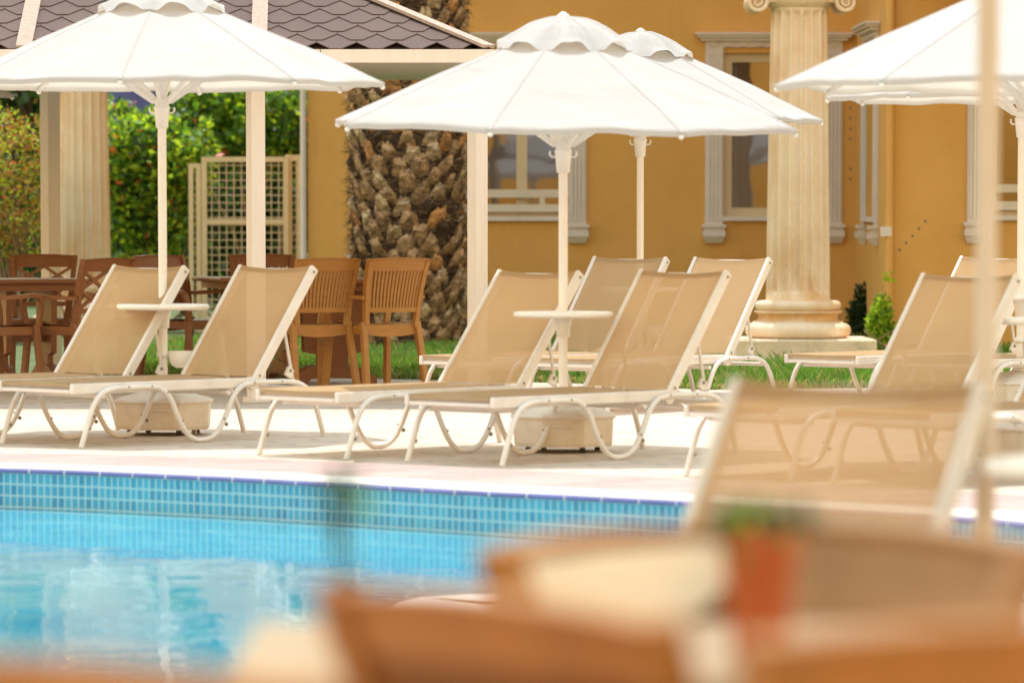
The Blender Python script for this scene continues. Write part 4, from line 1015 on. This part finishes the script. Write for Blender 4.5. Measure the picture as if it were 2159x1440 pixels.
mb = MB(); mb.box(((xc + xe) / 2, WFY - 1.31, 3.32), (xe - xc, 2.6, 0.16), 'stucco'); mb.box(((xc + xe) / 2, WFY - 2.63, 3.34), (xe - xc + 0.04, 0.04, 0.24), 'trim')  # unseen overhang added above the view to keep sky light off the wing wall
for i in range(24): mb.lathe([(0.05, 3.46), (0.03, 3.6), (0.07, 3.8), (0.03, 4.1), (0.05, 4.2)], 'trim', 12, (xc + 0.2 + i * 0.38, WFY - 2.5, 0))
mb.box(((xc + xe) / 2, WFY - 2.5, 4.25), (xe - xc, 0.2, 0.1), 'trim'); hobj(mb, 'added_shade_balcony')

# ------------------------------------------------------------------ palm
PY = 41.0
pl = thing('palm_tree', 'thick palm trunk covered in cut leaf bases behind the gazebo', 'palm', XY(860, PY))
mb = MB(); TR = 0.43; H_ = 6.2
prof = []
for i in range(40):
    z = H_ * i / 39; prof.append((TR * (1.06 if z < 0.25 else 1.0) - 0.02 * math.sin(z * 1.7), z))
mb.lathe(prof, 'fibre', 40)
rows = int(H_ / 0.115)
for r_ in range(rows):
    z = 0.0 + r_ * 0.115; n = 14
    for k in range(n):
        a = 2 * PI * (k + 0.5 * (r_ % 2) + 0.13 * r_) / n + random.uniform(-.07, .07); zz = z + random.uniform(-.025, .025)
        if math.sin(a) > 0.55: continue
        rr = TR - 0.01; d = Vector((math.cos(a), math.sin(a), 0)); t_ = Vector((-math.sin(a), math.cos(a), 0)); up = Vector((0, 0, 1))
        wid = random.uniform(0.075, 0.10); hgt = random.uniform(0.13, 0.19); out = random.uniform(0.05, 0.11); tp = random.uniform(0.25, 0.6)
        lean = random.uniform(-0.25, 0.25)
        rings = []
        for (f_, wv, ov, tv) in ((0.0, 1.0, 0.1, 0.008), (0.35, 0.86, 0.45, 0.022), (0.7, 0.5 + tp * 0.45, 0.85, 0.022), (1.0, tp, 1.1, -0.016)):
            c0 = d * (rr + out * ov) + up * (zz + hgt * f_) + t_ * lean * hgt * f_; w_ = wid * wv
            rings.append([c0 - t_ * w_, c0 - t_ * w_ * 0.5 + d * tv, c0 + d * tv * 1.35, c0 + t_ * w_ * 0.5 + d * tv, c0 + t_ * w_, c0 - d * 0.03])
        vs = [Vector(p_) + Vector((random.uniform(-.009, .009), random.uniform(-.009, .009), random.uniform(-.022, .022))) for ring in rings for p_ in ring]
        m_ = 6; fs = [(i * m_ + j, i * m_ + (j + 1) % m_, (i + 1) * m_ + (j + 1) % m_, (i + 1) * m_ + j) for i in range(3) for j in range(m_)]
        orange = 0.6 if z > 1.5 else 0.14
        mt = random.choices(['boot', 'boot_grey', 'boot_cut', 'fibre'], [0.55, 0.3, orange * 0.45, 0.12])[0]
        mb.add(vs, fs, mt)
        mb.add(vs[-6:], [tuple(range(6))], 'boot_cut' if random.random() < orange else random.choice(['fibre', 'fibre', 'boot']))
        for _ in range(44):                                  # loose fibre hanging between the bases
            b0 = d * (rr + 0.02 + random.random() * 0.075) + up * (zz + random.uniform(-.05, .14)) + t_ * random.uniform(-.14, .14)
            dr = (t_ * random.uniform(-1, 1) + up * random.uniform(-.45, .3) + d * random.uniform(0.0, .28)).normalized() * random.uniform(0.05, 0.13)
            mb.add([b0, b0 + up * 0.007 + d * 0.003, b0 + dr], [(0, 1, 2)], random.choice(['fibre', 'fibre', 'fibre', 'fibre2', 'boot']))
o = mb.build('trunk', pl)
mb = MB()
for k in range(34):                                         # the crown, above the picture
    a = 2 * PI * k / 34 * 3.1; el = random.uniform(-0.1, 1.1); L_ = random.uniform(2.6, 3.6); pts = []
    for i in range(12):
        t = i / 11; pts.append(Vector((math.cos(a) * L_ * t * math.cos(el * (1 - t * .6)), math.sin(a) * L_ * t * math.cos(el * (1 - t * .6)), H_ + L_ * (math.sin(el) * t - 0.55 * t * t))))
    mb.tube(pts, [0.035 * (1 - i / 13) for i in range(12)], 'frond', 5)
    for i in range(2, 11):
        for q in range(4):
            p_ = pts[i].lerp(pts[min(i + 1, 11)], q / 4); tg = (pts[min(i + 1, 11)] - pts[i - 1]).normalized(); sd_ = tg.cross(Vector((0, 0, 1))).normalized()
            for s in (-1, 1):
                e_ = p_ + sd_ * s * random.uniform(.35, .5) * (1 - abs(i - 6) / 9) + tg * 0.25 + Vector((0, 0, -0.08)); mb.add([p_, p_ + tg * 0.035, e_], [(0, 1, 2)], 'frond')
mb.build('fronds', pl)

# ------------------------------------------------------------------ gate and shrubs at the left
gt = thing('mesh_gate', 'beige steel gate of square wire mesh between the shrubs and the house', 'gate', XY(520, 46))
def gtobj(mb, name): o = mb.build(name, gt); o.matrix_parent_inverse = Matrix.Translation(-gt.location); return o
def mesh_panel(name, u0, u1, v0, Y, fw=0.05, st=0.072, mid=None):
    a, b = XY(u0, Y).x, XY(u1, Y).x; zt = D(u0, v0, Y).z; mb = MB()
    for x in (a, b): mb.box((x, Y, zt / 2), (fw, fw, zt), 'gate')
    zs_ = [zt - fw / 2, 0.12] + ([mid] if mid else [])
    for z in zs_: mb.box(((a + b) / 2, Y, z), (b - a - fw, fw * 0.85, fw), 'gate')
    gtobj(mb, name + '_frame'); mb = MB()
    x = a + st
    while x < b - 0.01: mb.box((x, Y - 0.002, zt / 2), (0.0085, 0.008, zt - 0.1), 'gate'); x += st
    z = 0.18
    while z < zt - 0.03: mb.box(((a + b) / 2, Y + 0.011, z), (b - a - fw, 0.008, 0.0085), 'gate'); z += st
    gtobj(mb, name + '_mesh')
mesh_panel('gate_leaf', 432, 604, 331, 46.0, mid=D(500, 468, 46).z); mesh_panel('fence', 610, 634, 327, 46.05, 0.06); mesh_panel('fence', 404, 420, 345, 46.3, 0.045)

def shrub(name, label, cat, blobs, n, size, mix, group, twigs=0, up=0.2, asp=0.55, tw_r=0.012):
    cx = sum(b[0] for b in blobs) / len(blobs); cy = sum(b[1] for b in blobs) / len(blobs)
    o = thing(name, label, cat, (cx, cy, 0), 0, group); mb = MB(); wts = [b[3] ** 3 for b in blobs]
    ks, ws = [k for k, _ in mix], [q for _, q in mix]
    for _ in range(n):
        b = random.choices(blobs, wts)[0]; d = Vector((random.gauss(0, 1), random.gauss(0, 1), random.gauss(0, 1))).normalized() * b[3] * random.uniform(0.55, 1.0)
        p_ = Vector((b[0], b[1], b[2])) + d
        if p_.z < 0.02: continue
        g = noise.noise(p_ * 2.2)
        if g < -0.28: continue
        mt = random.choices(ks, ws)[0]
        mb.leaf(p_ - Vector((cx, cy, 0)), size, mt, up, asp)
    mb.build('foliage', o)
    mb = MB()
    for i in range(max(3, twigs)):
        b = random.choice(blobs); q = Vector((b[0] - cx, b[1] - cy, b[2])) + Vector((random.gauss(0, .5), random.gauss(0, .35), random.gauss(0, .5))) * b[3]
        s0 = Vector((random.gauss(0, .25), random.gauss(0, .1), 0)); m1 = s0.lerp(q, 0.5) + Vector((random.gauss(0, .1), random.gauss(0, .1), random.gauss(0, .1)))
        mb.tube([s0, m1, q], [tw_r * 1.4, tw_r, tw_r * .4], 'twig', 5)
    mb.build('stems', o); return o
def bl(u, v, Y, r): p_ = D(u, v, Y); return (p_.x, p_.y, p_.z, r)
shrub('shrub', 'rust and yellow-green shrub with bare twigs at the left picture edge', 'shrub', [bl(30, 330, 43, .34), bl(-10, 280, 43.4, .3), bl(70, 300, 43.4, .26), bl(10, 420, 43, .34), bl(40, 400, 43.2, .3), bl(50, 490, 43, .3), bl(-40, 480, 43, .4), bl(50, 460, 43.3, .25)], 7000, 0.042,
      [('lf_olive', 3), ('lf_red', 2.6), ('lf_lime', 1.2), ('lf_dark', 1.6), ('flower', .12)], 'shrubs behind the dining tables', 26)
shrub('shrub', 'dark green bush low behind the rust coloured shrub', 'shrub', [bl(10, 500, 44.5, .4), bl(-10, 420, 44.8, .45), bl(-60, 420, 44.8, .5), bl(30, 560, 44.5, .4), bl(-30, 570, 44, .5)], 6000, 0.07, [('lf_dark', 4), ('lf_green', 1)], 'shrubs behind the dining tables')
shrub('flowering_shrub', 'lime green bush with orange flowers right of the left column', 'shrub', [bl(270, 330, 47, .42), bl(330, 310, 47.2, .38), bl(380, 350, 47, .36), bl(300, 420, 47, .42), bl(250, 270, 47.4, .3), bl(400, 300, 47.5, .3), bl(260, 470, 47, .36), bl(350, 470, 47, .4), bl(240, 390, 47, .3)], 9500, 0.085,
      [('lf_lime', 3.0), ('lf_green', 3), ('lf_dark', 1.2), ('flower', .16)], 'shrubs behind the dining tables', 8)
shrub('flowering_shrub', 'green climbing bush with orange flowers above the mesh gate', 'shrub', [bl(400, 240, 49, .4), bl(470, 260, 49, .45), bl(540, 250, 49, .4), bl(600, 280, 49, .4), bl(560, 310, 49, .35), bl(450, 310, 49, .3), bl(620, 230, 49.3, .3), bl(520, 300, 49.2, .35), bl(640, 330, 49.2, .3)], 8500, 0.088,
      [('lf_green', 4), ('lf_lime', 1.8), ('lf_dark', 1.5), ('flower', .13)], 'shrubs behind the dining tables', 8)
shrub('shrub', 'dark green bush behind the mesh gate', 'shrub', [bl(430, 430, 50, .6), bl(520, 430, 50, .6), bl(610, 430, 50, .6), bl(470, 520, 50, .7), bl(590, 520, 50, .7), bl(380, 540, 49.5, .6), bl(280, 560, 48.5, .6), bl(330, 520, 48.6, .4)], 9500, 0.085, [('lf_dark', 4), ('lf_green', 1.0)], 'shrubs behind the dining tables')
shrub('climbing_plant', 'bright lime green climber at the foot of the house corner', 'plant', [bl(1855, 690, 39.3, .11), bl(1858, 660, 39.3, .10), bl(1868, 630, 39.3, .07), bl(1873, 600, 39.3, .05), bl(1845, 680, 39.3, .08), bl(1873, 580, 39.35, .03), bl(1872, 700, 39.3, .09)], 1500, 0.045, [('lf_lime', 4), ('lf_green', 1)], 'plants at the house wall', 4, tw_r=0.005)
shrub('climbing_plant', 'dark narrow conifer in the shade beside the column', 'plant', [bl(1812, 690, 42.6, .13), bl(1812, 655, 42.6, .10), bl(1816, 625, 42.6, .06), bl(1818, 605, 42.6, .03)], 1500, 0.05, [('lf_dark', 1)], 'plants at the house wall', 4, tw_r=0.006)
# trees beyond, closing the view
for i, (x, y, h, lab) in enumerate(((-9.5, 62, 7.5, 'dark tree far left beyond the shrubs'), (-6.2, 60, 6.8, 'mid green tree beyond the lime bush'), (-3.6, 63, 7.6, 'dark tree behind the mesh gate and the house corner'), (-12.5, 58, 7, 'dense tree beyond the left picture edge'))):
    tr = thing('tree', lab, 'tree', (x, y, 0), 0, 'trees beyond the garden')
    mb = MB(); mb.tube([(0, 0, 0), (0.1, 0, 1.2), (0.0, 0.1, 2.6), (0.1, 0, h * .7)], [0.22, 0.17, 0.13, 0.06], 'bark', 8); mb.build('trunk', tr)
    mb = MB(); bs = [(random.uniform(-1.7, 1.7), random.uniform(-.9, .9), random.uniform(1.0, h - 1), random.uniform(.6, 1.1)) for _ in range(26)]
    for _ in range(6500):
        b = random.choice(bs); d = Vector((random.gauss(0, 1), random.gauss(0, 1), random.gauss(0, 1))).normalized() * b[3] * random.uniform(.5, 1); mb.leaf(Vector(b[:3]) + d, 0.2, random.choices(['lf_dark', 'lf_green', 'lf_olive'], [3, 1.5, .5])[0], 0.1, 0.6)
    mb.build('crown', tr)
hd = thing('hedge', 'clipped dark hedge closing the garden behind the trees', 'hedge', (-8, 66, 0)); mb = MB()
for _ in range(16000): mb.leaf((random.uniform(-10, 8), random.uniform(-.5, .5), random.uniform(0, 6)), 0.3, random.choices(['lf_dark', 'lf_green'], [3, 1])[0], 0, 0.7)
mb.build('foliage', hd)
bp = thing('windbreak', 'blue net windbreak seen above the lime bush', 'windbreak', XY(272, 52)); mb = MB()
mb.box((0, 0, 1.2), (0.62, 0.02, 2.75), 'blue'); mb.build('net', bp)
for s in (-1, 1): mb = MB(); mb.tube([(s * 0.33, 0, 0), (s * 0.33, 0, 2.7)], 0.02, 'twig', 8); mb.build('post', bp)

SC.cycles.max_bounces = 10; SC.cycles.transparent_max_bounces = 12; SC.cycles.diffuse_bounces = 5
SC.cycles.use_denoising = True; SC.cycles.sample_clamp_indirect = 8
